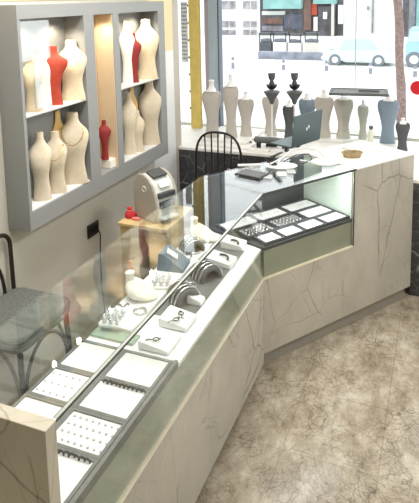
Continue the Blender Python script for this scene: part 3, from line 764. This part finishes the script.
# arched bracelet pillows with striped bracelets
def bracelet_arch(label, loc, rz, s=1.0, n=4):
    t = thing('bracelet_arch', label, 'bracelet display', loc, rz, 'arched bracelet displays')
    rings = []
    for i in range(19):
        a = PI*i/18; ring = []
        for (rr, yy) in ((.034, -.048), (.044, -.048), (.047, -.04), (.047, .04), (.044, .048), (.034, .048)):
            ring.append((rr*1.15*math.cos(a)*s, yy*s, rr*1.25*math.sin(a)*s))
        rings.append(ring)
    MB().loft(rings).build('arch_pad', 'stripe_dark', t)
    R = Matrix.Rotation(rz, 3, 'Z')
    for k in range(n):
        y = (-.034+.068*k/(n-1))*s
        pts = [((.0505)*1.15*math.cos(a)*s, y, .0505*1.25*math.sin(a)*s) for a in [PI*(.03+.94*i/20) for i in range(21)]]
        o = MB().tube(pts, .0045*s, 8).build('bracelet', 'silver', smooth=True); o.location = loc; o.rotation_euler = (0, 0, rz)
        tag(o, 'silver bracelet on the '+label, 'bracelet', 'bracelets of the '+label)
    return t
q = pos(183, 300, DZ); bracelet_arch('striped bracelet arch in the front row, nearer the partition', (min(q[0], -.135), q[1], DZ+.0035), 1.0, 1.15)
q = pos(206, 277, DZ); bracelet_arch('striped bracelet arch in the front row, beyond the other', (min(q[0], -.135), q[1]+.0, DZ+.0035), 1.0, 1.15)
q = pos(192, 248, PZ); bracelet_arch('bracelet arch on the white step at the staff side', (-.335, q[1]-.02, PZ), .9, 1.0)
# low white stands in the front row
def pad(label, loc, sx, sy, h, rz, m='velvet', slope=0):
    o = MB(); o.add([(-sx/2, -sy/2, 0), (sx/2, -sy/2, 0), (sx/2, sy/2, 0), (-sx/2, sy/2, 0), (-sx/2, -sy/2, h+slope), (sx/2, -sy/2, h), (sx/2, sy/2, h), (-sx/2, sy/2, h+slope)],
           [(0,3,2,1),(4,5,6,7),(0,1,5,4),(1,2,6,5),(2,3,7,6),(3,0,4,7)])
    ob = o.build('display_pad', m, None, .004); ob.location = loc; ob.rotation_euler = (0, 0, rz)
    return tag(ob, label, 'display pad', 'white display pads in the near counter')
pads = []
def addpad(label, u, v, sx, sy, h, rz=0, slope=.02, m='velvet', dx=0):
    q = pos(u, v, DZ); return pad(label, (q[0]+dx, q[1], DZ+.0035), sx, sy, h, rz, m, slope)
addpad('white sloping pad beside the glass partition in the front row', 160, 344, .13, .12, .014)
addpad('white sloping pad with small pieces, second from the partition in the front row', 178, 323, .125, .11, .018)
addpad('white cushion in front of the first striped arch', 196, 303, .07, .05, .02)
addpad('white cushion beyond the second striped arch', 222, 264, .13, .10, .024)
addpad('far white cushion near the bend of the counters', 234, 247, .12, .09, .024)
# dark curved collars lying on the cushions
def collar(label, u, v, z, R, rz):
    q = pos(u, v, z); pts = [(R*math.cos(a), R*math.sin(a)*.8, .004) for a in [PI*(.1+.8*i/12) for i in range(13)]]
    o = MB().tube(pts, .0055, 8).build('collar_necklace', 'dark_silver', smooth=True); o.location = (q[0], q[1], z); o.rotation_euler = (0, .0, rz)
    return tag(o, label, 'necklace', 'dark collars on the white cushions')
collar('dark collar necklace on the cushion beyond the second striped arch', 222, 258, DZ+.042, .036, -.6)
collar('dark collar necklace on the far white cushion', 233, 243, DZ+.042, .034, -.6)
def pend(label, u, v, z):
    q = pos(u, v, z); mb = MB(); mb.torus((0, 0, .003), .011, .0025, 'z', 14, 6); mb.sphere((.014, 0, .004), .006, .006, .004, 8, 6); mb.tube([(-.011, 0, .003), (-.03, .006, .003), (-.04, 0, .003)], .002, 6)
    o = mb.build('pendant', 'dark_silver', smooth=True); o.location = (q[0], q[1], z); o.rotation_euler = (0, 0, random.random()*6)
    return tag(o, label, 'pendant', 'pendants on the white pads')
pend('silver pendant on the pad beside the partition', 156, 340, DZ+.034)
pend('silver pendant on the second pad from the partition', 176, 320, DZ+.038)
pend('silver pendant at the edge of the second pad from the partition', 181, 314, DZ+.038)
pend('silver pendant lying on the deck between the pads and the first arch', 172, 306, DZ+.001)
bangle('broad silver bangle leaning low beside the far lying neck form', (-.315, -.20, PZ+.006), .034, .006, 0, .2)
bangle('broad silver bangle between the first ring stand and the near neck form', (-.295, -.80, PZ+.006), .026, .005, 0, .2)
bangle('broad silver bangle on the grey mat between the two striped arches', (-.20, (pos(183, 300, DZ)[1]+pos(206, 277, DZ)[1])/2, DZ+.0085), .026, .005, 0, .2)
# small loose pieces on the white step
for k, (u, v, l) in enumerate([(150, 290, 'loose silver chain piece beside the grey wedge'), (160, 283, 'loose silver chain piece in front of the grey wedge'), (178, 268, 'loose silver chain piece between wedge and bracelet arch'), (118, 305, 'loose silver chain piece beside the lying neck form')]):
    q = pos(u, v, PZ); pts = [(.05*(i/10-.5), .012*math.sin(i*.9+k), .0035) for i in range(11)]
    o = MB().tube(pts, .0035, 6).build('chain', 'silver', smooth=True); o.location = (min(max(q[0], -.385), -.30), q[1], PZ); o.rotation_euler = (0, 0, .6+k)
    tag(o, l, 'chain', 'loose chain pieces')

# ------------------------------------------------------------------ things on the corner counter
q = at_z(252, 175, HT)
nb_ = thing('tablet', 'dark flat tablet lying at the bend of the counters', 'tablet', (q.x, q.y, HT+.001), TH-PI/2+.35)
MB().box(-.085, .085, -.058, .058, 0, .010).build('shell', 'black', nb_, .004)
MB().box(-.078, .078, -.05, .05, .010, .0112).build('screen', 'black_stand', nb_.children[0])
q = at_z(248, 167, HT)
cdp = MB().box(-.07, .07, -.012, .012, 0, .012).build('pen_case', 'machine_light', None, .004); cdp.location = (q.x, q.y+.02, HT+.001); cdp.rotation_euler = (0, 0, TH-.55)
tag(cdp, 'pale pen case at the back edge behind the dark tablet', 'pen case')
q = at_z(281, 167, HT)
ov = thing('oval_tray', 'white oval tray beside the dark tablet on the glass top', 'tray', (q.x, q.y, HT+.001), .25)
def oval(rx, ry, z): return [(rx*math.cos(2*PI*i/28), ry*math.sin(2*PI*i/28), z) for i in range(28)]
MB().loft([oval(.088, .058, 0), oval(.10, .068, .010), oval(.095, .064, .011), oval(.086, .056, .005)]).build('dish', 'white_pl', ov, smooth=True)
q = at_z(273, 164, HT+.01)
ts = thing('card_terminal', 'small black stand with a tilted handset on the white oval tray', 'terminal', (q.x, q.y, HT+.0075), -.4)
MB().loft([oval(.030, .022, 0), oval(.026, .018, .010), oval(.008, .007, .016)]).build('foot', 'black', ts, smooth=True)
MB().tube([(0, 0, .012), (.0, .004, .03), (.012, .006, .055)], .006, 8).build('neck', 'black', ts, smooth=True)
mb = MB(); mb.T = Matrix.Translation((.02, .006, .062)) @ Matrix.Rotation(-.5, 4, 'Y'); mb.box(-.045, .045, -.015, .015, -.006, .006)
mb.build('handset', 'machine_dark', ts, .003)
for k, (u, v, rz, mm, l) in enumerate([(268, 177, .2, 'paper_grey', 'printed price list under the glass-top edge beside the tablet'), (282, 174, .3, 'paper', 'white paper slip in front of the oval tray'), (291, 172, .35, 'paper_grey', 'printed slip at the right of the paper slips')]):
    q = at_z(u, v, HT); o = MB().box(-.025, .025, -.036, .036, 0, .0015).build('paper_slip', mm); o.location = (q.x, q.y, HT+.0012+.0002*k); o.rotation_euler = (0, 0, rz); tag(o, l, 'paper', 'paper slips on the corner counter')
# round glass mat and cables
q = at_z(325, 162, HT)
rm = MB().lathe([(.085, 0), (.085, .003), (.078, .004), (.076, .003), (.001, .003)], n=32).build('round_mat', 'machine_light', smooth=True); rm.location = (q.x, q.y, HT+.001)
tag(rm, 'pale round mat beside the laptop', 'mat')
def zc(u, v, h=.006): q = at_z(u, v, HT+h); return (q.x, q.y, HT+h)
cbl = MB().tube([zc(270, 164, .03), zc(282, 158), zc(292, 150, .012), zc(305, 148), zc(318, 150), zc(326, 158), zc(318, 163), zc(300, 160)], .0045, 8).build('cable', 'white_pl', smooth=True)
tag(cbl, 'white cable looped over the glass top beside the laptop', 'cable')
cb2 = MB().tube([zc(283, 162), zc(296, 155, .01), zc(309, 154), zc(312, 159), zc(304, 163), zc(292, 164)], .004, 8).build('cable', 'machine_dark', smooth=True)
tag(cb2, 'dark cable looped in front of the laptop', 'cable')
# laptop, seen from behind its lid
lb, rb = at_z(291, 149, HT), at_z(319, 140, HT)
ll = ((rb-lb).length); ang = math.atan2(rb.y-lb.y, rb.x-lb.x)
lt = thing('laptop', 'open slate grey laptop seen from behind its lid', 'laptop', ((lb.x+rb.x)/2, (lb.y+rb.y)/2, HT+.001), ang)
lh = at_y(306, 112, lt.location.y).z-HT
print('laptop', ll, lh, lt.location)
ll = max(ll, .2)
mb = MB(); mb.T = Matrix.Rotation(.10, 4, 'X'); mb.box(-ll/2, ll/2, -.008, 0, .008, lh); lid_ = mb.build('lid', 'laptop', lt, .004)
mb = MB(); mb.T = Matrix.Rotation(.10, 4, 'X'); mb.box(-ll/2+.006, ll/2-.006, .0, .0012, .02, lh-.008); mb.build('screen', 'black', lid_)
MB().box(-ll/2, ll/2, .002, .19, 0, .012).build('keyboard_base', 'laptop', lt, .003)
mb = MB(); mb.T = Matrix.Rotation(.10, 4, 'X')
for dx in (-.010, .010):
    mb.loft([[(dx+.008*math.cos(t), -.0095, lh*.53+dx*.6+.012*math.sin(t)) for t in [2*PI*i/14 for i in range(14)]], [(dx+.008*math.cos(t), -.0078, lh*.53+dx*.6+.012*math.sin(t)) for t in [2*PI*i/14 for i in range(14)]]])
mb.build('emblem', 'white_pl', lid_)
mb = MB(); mb.T = Matrix.Rotation(.10, 4, 'X'); mb.box(-.004, .004, -.0098, -.0078, lh*.53-.010, lh*.53+.006); mb.build('emblem_mark', 'black', lid_)
# brass bowl and little glass dish on the pier
q = at_z(352, 157, HT)
bb = thing('brass_bracelet_dish', 'oval aged brass dish at the front of the marble pier top', 'dish', (q.x, q.y, HT+.001), .3)
MB().loft([oval(.050, .030, 0), oval(.066, .042, .030), oval(.062, .038, .031), oval(.047, .028, .004)]).build('bowl', 'brass', bb, smooth=True)
MB().tube([(.066*math.cos(2*PI*i/28), .042*math.sin(2*PI*i/28), .030) for i in range(28)], .004, 8, True).build('rim', 'brass', bb)
MB().tube([(.050*math.cos(2*PI*i/28), .031*math.sin(2*PI*i/28), .004) for i in range(28)], .004, 8, True).build('foot_ring', 'brass', bb)
q = at_z(347, 150, HT)
eg = MB().loft([oval(.03, .02, 0), oval(.034, .023, .006), oval(.026, .016, .010)]).build('coin_dish', 'machine_light', smooth=True); eg.location = (q.x-.01, q.y+.03, HT+.001); tag(eg, 'small pale coin dish behind the brass dish', 'dish')
q = at_z(366, 151, HT)
wp = MB().loft([oval(.10, .05, 0), oval(.105, .055, .016), oval(.10, .05, .022), oval(.05, .02, .024)]).build('white_stand_base', 'white_pl', smooth=True); wp.location = (q.x+.02, q.y+.03, HT+.001); wp.rotation_euler = (0, 0, .2)
tag(wp, 'low white oval plinth behind the brass dish', 'plinth')

# ------------------------------------------------------------------ window display
RZ = BZ
def riser(label, u0, u1, yv0, yv1, z0, z1, m='white_riser'):
    a = at_y(u0, 140, yv0).x; b = at_y(u1, 140, yv0).x
    o = MB().box(a, b, yv0, yv1, z0, z1).build('display_riser', m, None, .003)
    return tag(o, label, 'riser', 'white risers on the window bench')
riser('white riser under the three pale busts at the left of the window', 197, 250, 1.44, 2.05, BZ+.0005, BZ+.018)
riser('small upper step on the left white riser', 199, 247, 1.52, 2.03, BZ+.0185, BZ+.036)
def win_bust(label, u, vb, vt, wpx, m, z0, y, tab=WIND, dp=None, neck=10):
    p = at_y(u, (vb+vt)/2, y); q = at_y(u, vt, y); dist = (p-CP).dot(FW); w = wpx*dist/CAM['f']; h = q.z-z0; d_ = dp or w*.75
    t = thing('shop_window_bust', label, 'bust', (p.x, y, z0), .15, 'busts in the shop window')
    o = bust(None, None, (0, 0, 0), h, w, d_, m, tab, 0, None, 'bust_form'); o.parent = t
    nh = neck*dist/CAM['f']
    MB().lathe([(w*.30, h-.012), (w*.20, h+nh*.12), (w*.13, h+nh*.35), (w*.12, h+nh*.75), (w*.15, h+nh*.9), (w*.12, h+nh)], (0, .02*d_, 0), 18).build('neck', 'white_pl', t, smooth=True)
    return t
win_bust('tallest warm grey bust at the left end of the window, in front of the mullion', 212, 141, 90, 19.5, 'bust_grey', BZ+.0365, 1.62)
win_bust('slim warm grey bust with a raised neck, second from the left in the window', 231, 141, 85, 16.5, 'bust_grey', BZ+.0365, 1.64, neck=11)
win_bust('shorter warm grey bust, third from the left in the window', 246, 137, 98, 16.5, 'bust_grey', BZ+.0365, 1.74, neck=7)
riser('white riser under the pale busts behind the laptop', 313, 369, 1.88, 2.08, BZ+.0005, BZ+.02)
win_bust('warm grey bust behind the left black necklace tree', 270.5, 132, 96, 17, 'bust_grey', BZ, 1.96)
win_bust('small dark bust half hidden behind the laptop', 289, 134, 105, 13, 'bust_char', BZ, 1.90, neck=5)
win_bust('blue-grey bust behind the laptop lid', 307, 135, 98, 17, 'bust_blue', BZ, 2.0, neck=5)
win_bust('pale warm grey bust right of the laptop, left of the pair', 324, 138, 96, 19, 'bust_grey', BZ+.0205, 1.96, neck=7)
win_bust('pale warm grey bust right of the laptop, right of the pair', 343.5, 137, 98, 19, 'bust_grey', BZ+.0205, 1.98, neck=6)
win_bust('small grey bust seen through the glass display case', 363, 132, 105, 11, 'bust_grey', BZ+.0205, 1.99, neck=5)
win_bust('blue-grey bust with broad shoulders right of the glass case', 388, 143, 99, 21, 'bust_blue', BZ, 2.0, neck=5)
win_bust('dark charcoal bust at the right end of the window display', 402.5, 154, 122, 14, 'bust_char', BZ, 1.78, neck=4)
# black necklace trees
def tree_stand(label, u, vt, vb, y, tall=True):
    b = at_y(u, vb, y); t = at_y(u, vt, y); h = t.z-BZ
    r = thing('necklace_tree', label, 'necklace stand', (b.x, y, BZ), 0, 'black necklace trees')
    MB().box(-.045, .045, -.03, .03, 0, .05).build('base', 'black', r, .003)
    MB().box(-.035, .035, -.024, .024, .0505, .068).build('base_step', 'black_stand', r, .002)
    MB().lathe([(.007, .068), (.007, h*.70), (.009, h*.70)], n=10).build('pole', 'white_pl', r)
    MB().lathe([(.014, h*.58), (.026, h*.64), (.068, h*.745), (.064, h*.755), (.022, h*.765)], n=18).build('cone', 'black_stand', r, smooth=True)
    MB().lathe([(.016, h*.775), (.036, h*.80), (.048, h*.845), (.024, h*.855), (.014, h*.90)], n=18).build('bowl', 'black', r, smooth=True)
    MB().lathe([(.016, h*.902), (.026, h*.925), (.032, h), (.024, h)], n=18).build('cup', 'black_stand', r, smooth=True)
    return r
tree_stand('left black necklace tree with a cup, bowl and cone on a block base', 272, 73, 134, 1.62)
tree_stand('right black necklace tree, partly behind the laptop', 294.5, 73, 134, 1.66)
a, b = at_y(256, 138, 1.52), at_y(291, 139, 1.52)
br = thing('bracelet_bar', 'long dark bracelet bar lying on the window bench left of the laptop', 'bracelet bar', ((a.x+b.x)/2, 1.50, BZ))
hl = (b.x-a.x)/2
MB().tube([(-hl, 0, .075), (hl, 0, .075)], .026, 14).build('roll', 'black_stand', br, smooth=True)
for s in (-1, 1): MB().box(s*hl*.8-.012, s*hl*.8+.012, -.025, .025, 0, .052).build('foot', 'black', br)
mb = MB(); mb.sphere((-hl-.012, 0, .075), .016, n=10, k=8); mb.build('end_knob', 'silver', br)
riser('flat white tray in front of the dark bracelet bar', 248, 268, 1.40, 1.47, BZ+.0005, BZ+.016)
for k, (u, v, l) in enumerate([(284, 128, 'small dark trinket box right of the left necklace tree'), (250, 139, 'tiny dark trinket at the left end of the bracelet bar')]):
    p = at_y(u, v, 1.58); o = MB().lathe([(.012, 0), (.016, .01), (.012, .028), (.004, .034)], n=12).build('trinket', 'black_stand', smooth=True); o.location = (p.x, 1.57+.02*k, BZ+(.0)); tag(o, l, 'trinket')
# glass display case with dark lid on a pole
gy0 = 1.62
a, b = at_y(326, 94, gy0), at_y(389, 94, gy0)
gc = thing('glass_display_case', 'square glass display case with a dark framed lid in the window', 'display case', ((a.x+b.x)/2, gy0+.10, BZ), .12)
gw = (b.x-a.x)/2*.94; gh = a.z-BZ
f = MB(); gd = .13
f.box(-gw, gw, -gd, -gd+.022, gh, gh+.02); f.box(-gw, gw, gd-.022, gd, gh, gh+.02); f.box(-gw, -gw+.022, -gd+.022, gd-.022, gh, gh+.02); f.box(gw-.022, gw, -gd+.022, gd-.022, gh, gh+.02)
f.build('lid_frame', 'black_stand', gc, .002)
MB().box(-gw+.022, gw-.022, -gd+.022, gd-.022, gh+.004, gh+.014).build('lid_panel', 'frame_grey', gc)
MB().box(.0, gw*.7, -.03, -.005, gh+.0205, gh+.030).build('lid_latch', 'black', gc)
for x0_, x1_, y0_, y1_ in ((-gw*.52, -gw*.52+.005, -gd*.8, gd*.8), (gw*.52-.005, gw*.52, -gd*.8, gd*.8), (-gw*.52+.005, gw*.52-.005, -gd*.8, -gd*.8+.005), (-gw*.52+.005, gw*.52-.005, gd*.8-.005, gd*.8)):
    MB().box(x0_, x1_, y0_, y1_, .012, gh).build('side_pane', 'glass', gc)
MB().box(-gw*.56, gw*.56, -gd*.86, gd*.86, 0, .012).build('case_base', 'white_riser', gc)
MB().lathe([(.004, gh+.014), (.004, gh+.75)], (-.03, .06, 0), 8).build('pole', 'alu', gc)
# little statue right of the case
p = at_y(371, 128, 1.80)
fg = thing('figurine', 'small pale figurine with a dark head right of the glass case', 'figurine', (p.x, 1.80, BZ))
MB().lathe([(.03, 0), (.028, .05), (.018, .09), (.022, .13), (.012, .15)], n=14).build('figure_body', 'bust_white', fg, smooth=True)
MB().sphere((0, 0, .165), .018, n=12, k=8).build('figure_head', 'stripe_dark', fg, smooth=True)
# red round sign on glass
p = at_y(417.5, 88, WY-.03)
rs = thing('round_sign', 'round red sign on the window glass at the right edge', 'sign', (p.x, WY-.02, p.z))
mb = MB(); mb.T = Matrix.Rotation(PI/2, 4, 'X'); mb.lathe([(.058, 0), (.058, .006)], n=32); mb.build('disc', 'sign_red', rs)

# ------------------------------------------------------------------ outdoors (street lies lower than the shop floor)
GZ = -1.4
struct(MB().box(-60, 90, WY+.25, 120, GZ-.2, GZ), 'ground', 'street')
def ypos(v): # depth of a ground point seen at row v, centre column
    return at_z(300, v, GZ).y
def ext_box(mb, u0, u1, v0, v1, y, dy, zbot=None):
    a = at_y(u0, v1, y); b = at_y(u1, v0, y)
    return mb.box(a.x, b.x, y, y+dy, a.z if zbot is None else zbot, b.z)
YB = 46.0
def building(label, u0, u1, m, ztop, y=YB, dy=8):
    a, b = at_y(u0, 10, y).x, at_y(u1, 10, y).x
    t = thing('street_building', label, 'building', ((a+b)/2, y, GZ), 0, 'buildings across the street')
    MB().box(a-(a+b)/2, b-(a+b)/2, 0, dy, 0, ztop-GZ).build('wall', m, t)
    return t
def bpart(t, name, u0, u1, v0, v1, m, d=.12, y=YB):
    a = at_y(u0, v1, y-d); b = at_y(u1, v0, y-d)
    return MB().box(a.x-t.location.x, b.x-t.location.x, -d, -.002, a.z-GZ, b.z-GZ).build(name, m, t)
b1_ = building('pale building with rows of grey windows beyond the left of the street', 150, 260, 'bld_white', 9)
for r, (v0, v1) in enumerate(((1, 9), (21, 27), (30, 36))):
    for k, (u0, u1) in enumerate(((222, 228), (229.5, 235), (243, 249), (251, 256))): bpart(b1_, 'window', u0, u1, v0, v1, 'bld_pale')
for k in range(6): bpart(b1_, 'ground_panel', 223+k*5.8, 227+k*5.8, 41, 48, 'bld_pale' if k % 2 else 'bld_cream')
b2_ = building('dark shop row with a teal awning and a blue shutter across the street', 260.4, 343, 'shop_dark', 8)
aw = bpart(b2_, 'awning', 263, 301, -6, 9, 'teal', 1.2)
bpart(b2_, 'fascia', 262, 285, 11, 15, 'bld_white'); bpart(b2_, 'shutter', 284, 303, 14, 29, 'shop_blue'); bpart(b2_, 'shop_window', 262, 283, 18, 24, 'shop_brown')
bpart(b2_, 'shop_window', 262, 283, 26, 31, 'bld_win'); bpart(b2_, 'column', 303.5, 311, -4, 30, 'shop_brown', .5)
bpart(b2_, 'banner', 311.5, 317, 2, 15, 'bust_red', .3); bpart(b2_, 'poster', 313.5, 317.5, 17, 31, 'bld_white', .4)
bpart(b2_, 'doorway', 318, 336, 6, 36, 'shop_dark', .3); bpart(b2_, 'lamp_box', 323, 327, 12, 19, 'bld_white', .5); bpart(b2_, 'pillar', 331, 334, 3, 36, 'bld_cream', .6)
bpart(b2_, 'poster', 338, 342.5, 5, 24, 'bld_white', .5); bpart(b2_, 'canopy', 313, 336, -3, 4, 'teal', .7)
b3_ = building('white rendered building at the right across the street', 343.4, 470, 'bld_white', 9)
bpart(b3_, 'drainpipe', 371.5, 373.5, 0, 33, 'bld_win', .25); bpart(b3_, 'vent', 367, 369, 6, 10, 'bld_win'); bpart(b3_, 'door', 343.5, 354, 39, 43, 'kerb')
bpart(b3_, 'shop_front', 402, 409, -5, 36, 'shop_dark', .4); bpart(b3_, 'shop_front', 411, 416, -5, 28, 'kerb', .4)
bpart(b3_, 'awning', 416, 432, -5, 28, 'teal', .9)
# kerb wall
yk = ypos(60)
kw = MB(); a = at_y(258, 60, yk).x; b = at_y(334, 60, yk).x; zt_ = at_y(300, 52.5, yk).z
kw.box(a, b, yk, yk+.5, GZ, zt_); o = kw.build('kerb_wall', 'kerb'); tag(o, 'low blue-grey stone kerb wall across the street', 'wall')
# market stalls behind the kerb wall
ysl = yk+3
def stall(label, u0, u1, vt, vb, body, y):
    a, b = at_y(u0, vb, y), at_y(u1, vt, y); w_, h_ = b.x-a.x, b.z-GZ
    t = thing('street_stall', label, 'stall', ((a.x+b.x)/2, y, GZ), 0, 'street stalls across the road')
    MB().box(-w_/2, w_/2, 0, .6, 0, h_*.55).build('counter', body, t)
    for s in (-1, 1): MB().box(s*w_/2-.06 if s > 0 else s*w_/2, s*w_/2 if s > 0 else s*w_/2+.06, 0, .06, h_*.55, h_).build('post', 'stall_dk', t)
    MB().box(-w_/2, w_/2, .0, .5, h_*.9, h_).build('top_board', 'stall_dk', t)
    mb = MB(); rr = random.Random(int(u0))
    for k in range(6):
        x = -w_/2+.12+(w_-.24)*k/5; mb.sphere((x, .25, h_*.55+.10), .10+.05*rr.random(), n=8, k=6)
    mb.build('goods', 'kerb', t)
for l, u0, u1, vt, bm_ in (('street stall at the left behind the kerb wall', 259, 271, 33, 'stall_dk'), ('white fronted street stall left of the middle', 273, 286, 33, 'bld_white'),
                      ('white fronted street stall right of the middle', 289, 301, 34, 'bld_white'), ('pale street stall beside the brown column', 304.5, 318, 33, 'bld_cream')):
    stall(l, u0, u1, vt, 52, bm_, ysl)
# bollards
yb_ = at_z(300, 70, GZ).y
for u, v0, v1, l in ((233, 57, 69, 'pale street bollard at the far left'), (283.5, 60, 70, 'pale street bollard in front of the kerb wall'), (326.5, 61, 71, 'pale street bollard between kerb wall and car'), (370.5, 63, 74, 'pale street bollard in front of the pale car'), (415, 66, 77, 'pale street bollard in front of the blue car')):
    p = at_z(u, v1, GZ); q = at_y(u, v0, p.y)
    t = thing('bollard', l, 'bollard', (p.x, p.y, GZ), 0, 'bollards along the street')
    h_ = q.z-GZ
    MB().lathe([(.085, 0), (.08, h_*.9), (.05, h_)], n=14).build('post', 'kerb', t, smooth=True)
    MB().lathe([(.088, h_*.55), (.088, h_*.75)], n=14).build('band', 'bld_white', t)
# cars
def car(label, u0, u1, vb, vt, paint, suv=False):
    p = at_z((u0+u1)/2, vb, GZ); y = p.y; a, b = at_y(u0, vb, y).x, at_y(u1, vb, y).x; L_ = b-a; H = at_y((u0+u1)/2, vt, y).z-GZ
    t = thing('car', label, 'car', ((a+b)/2, y, GZ), 0, 'cars on the street')
    W_ = 1.7
    hood = .52 if not suv else .56
    pr = [(-.5, .16), (-.49, hood*.92), (-.30, hood), (-.18, .97), (-.05, 1.0), (.22, 1.0), (.36, hood+.06), (.49, hood*.9), (.5, .16)] if not suv else [(-.5, .16), (-.5, .6), (-.46, .66), (-.42, .97), (-.36, 1.0), (.2, 1.0), (.32, .64), (.49, .58), (.5, .16)]
    prof_x(.0, W_, [(x*L_, z*H) for x, z in pr]).build('body', paint, t, .05)
    gl = [(-.26, hood+.03), (-.165, .92), (.20, .92), (.31, hood+.05)] if not suv else [(-.44, .66), (-.40, .92), (.18, .92), (.27, .66)]
    prof_x(-.02, W_+.02, [(x*L_, z*H) for x, z in gl]).build('side_window', 'car_glass', t)
    for x in (-.31, .31):
        for yy in (.02, W_-.22):
            mb = MB(); mb.T = Matrix.Translation((x*L_, yy, H*.2)) @ Matrix.Rotation(-PI/2, 4, 'X'); mb.lathe([(H*.10, -.03), (H*.2, -.03), (H*.21, .0), (H*.21, .18), (H*.18, .2)], n=20); wh_ = mb.build('wheel', 'tyre', t, smooth=True)
            mb = MB(); mb.T = Matrix.Translation((x*L_, yy, H*.2)) @ Matrix.Rotation(-PI/2, 4, 'X'); mb.lathe([(H*.10, -.034), (H*.11, -.031)], n=16); mb.build('hub_cap', 'machine_light', wh_)
    mb = MB().box(-.52*L_, -.46*L_, .1, W_-.1, .2*H, .3*H); mb.build('bumper', 'machine_light', t)
    return t
car('long pale blue car parked across the street', 322, 392, 66, 37, 'car_pale')
car('sky blue car at the right edge, partly hidden by the tree', 405, 452, 68, 28, 'car_blue', True)
# tree trunk outside
yt_ = 9.0
pa, pb = at_y(404, 130, yt_), at_y(398, 0, yt_)
tr = thing('street_tree', 'slender pinkish tree trunk outside the window at the right', 'tree', (pa.x, yt_, GZ))
rr = random.Random(5); pts = []; rad = []
for i in range(22):
    t = i/21; z = (7.0)*t; k = z/(pb.z-GZ)
    pts.append((( pb.x-pa.x)*min(k, 1.15)+.012*math.sin(i*1.7), .02*math.sin(i), z)); rad.append((.10-.02*min(k, 1))*(1+.08*rr.uniform(-1, 1)))
MB().tube(pts, rad, 12).build('trunk', 'bark', tr, smooth=True)
mb = MB()
for i in range(40): mb.sphere((rr.uniform(-1.3, 1.3)-.3, rr.uniform(-1.2, 1.2), 6.6+rr.uniform(-.3, 1.2)), rr.uniform(.25, .5), n=8, k=6)
mb.build('crown', 'leaf', tr)

# ------------------------------------------------------------------ light
wld = bpy.data.worlds.new('day_sky'); S.world = wld; wld.use_nodes = True
bg = wld.node_tree.nodes['Background']; bg.inputs[0].default_value = (.96, .98, 1.0, 1); bg.inputs[1].default_value = 3.0
def area(name, loc, sx, sy, e, col=(1, 1, 1), rot=(0, 0, 0)):
    l = bpy.data.lights.new(name, 'AREA'); l.shape = 'RECTANGLE'; l.size = sx; l.size_y = sy; l.energy = e; l.color = col
    o = bpy.data.objects.new(name, l); COL.objects.link(o); o.location = loc; o.rotation_euler = rot; return o
area('ceiling_lamp', (-.30, -.75, CEIL-.02), .5, 1.6, 52, (1, .99, .97))
area('ceiling_lamp', (1.9, -.1, CEIL-.02), .6, 1.2, 46, (1, .99, .97))
area('ceiling_lamp', (2.0, -1.7, CEIL-.02), .6, 1.0, 9, (1, .99, .97))
for y0, y1, e in ((o1a, o1b, 4.6), (o3a, o3b, 3.8), (na, nb, 3.5)):
    for f_ in ((.28, .72) if y1-y0 > .25 else (.5,)):
        l_ = bpy.data.lights.new('showcase_lamp', 'SPOT'); l_.energy = e; l_.color = (1, .87, .66); l_.spot_size = 2.4; l_.spot_blend = .6; l_.shadow_soft_size = .012
        o_ = bpy.data.objects.new('showcase_lamp', l_); COL.objects.link(o_); o_.location = (XS-.045, y0+(y1-y0)*f_, ZI1-.012)
l_ = area('added_tray_fill', (0, 0, 0), .58, .02, 2.2, (1, 1, 1)); p_ = L2W(.36, .03, HT-.014); l_.location = p_; l_.rotation_euler = (math.radians(-18), 0, TH)  # unseen light added to brighten the corner counter trays
S.view_settings.view_transform = 'Standard'; S.view_settings.look = 'None'
S.view_settings.gamma = 1; S.view_settings.use_curve_mapping = False
S.view_settings.exposure = 0.0
S.cycles.transparent_max_bounces = 40
S.cycles.max_bounces = 10
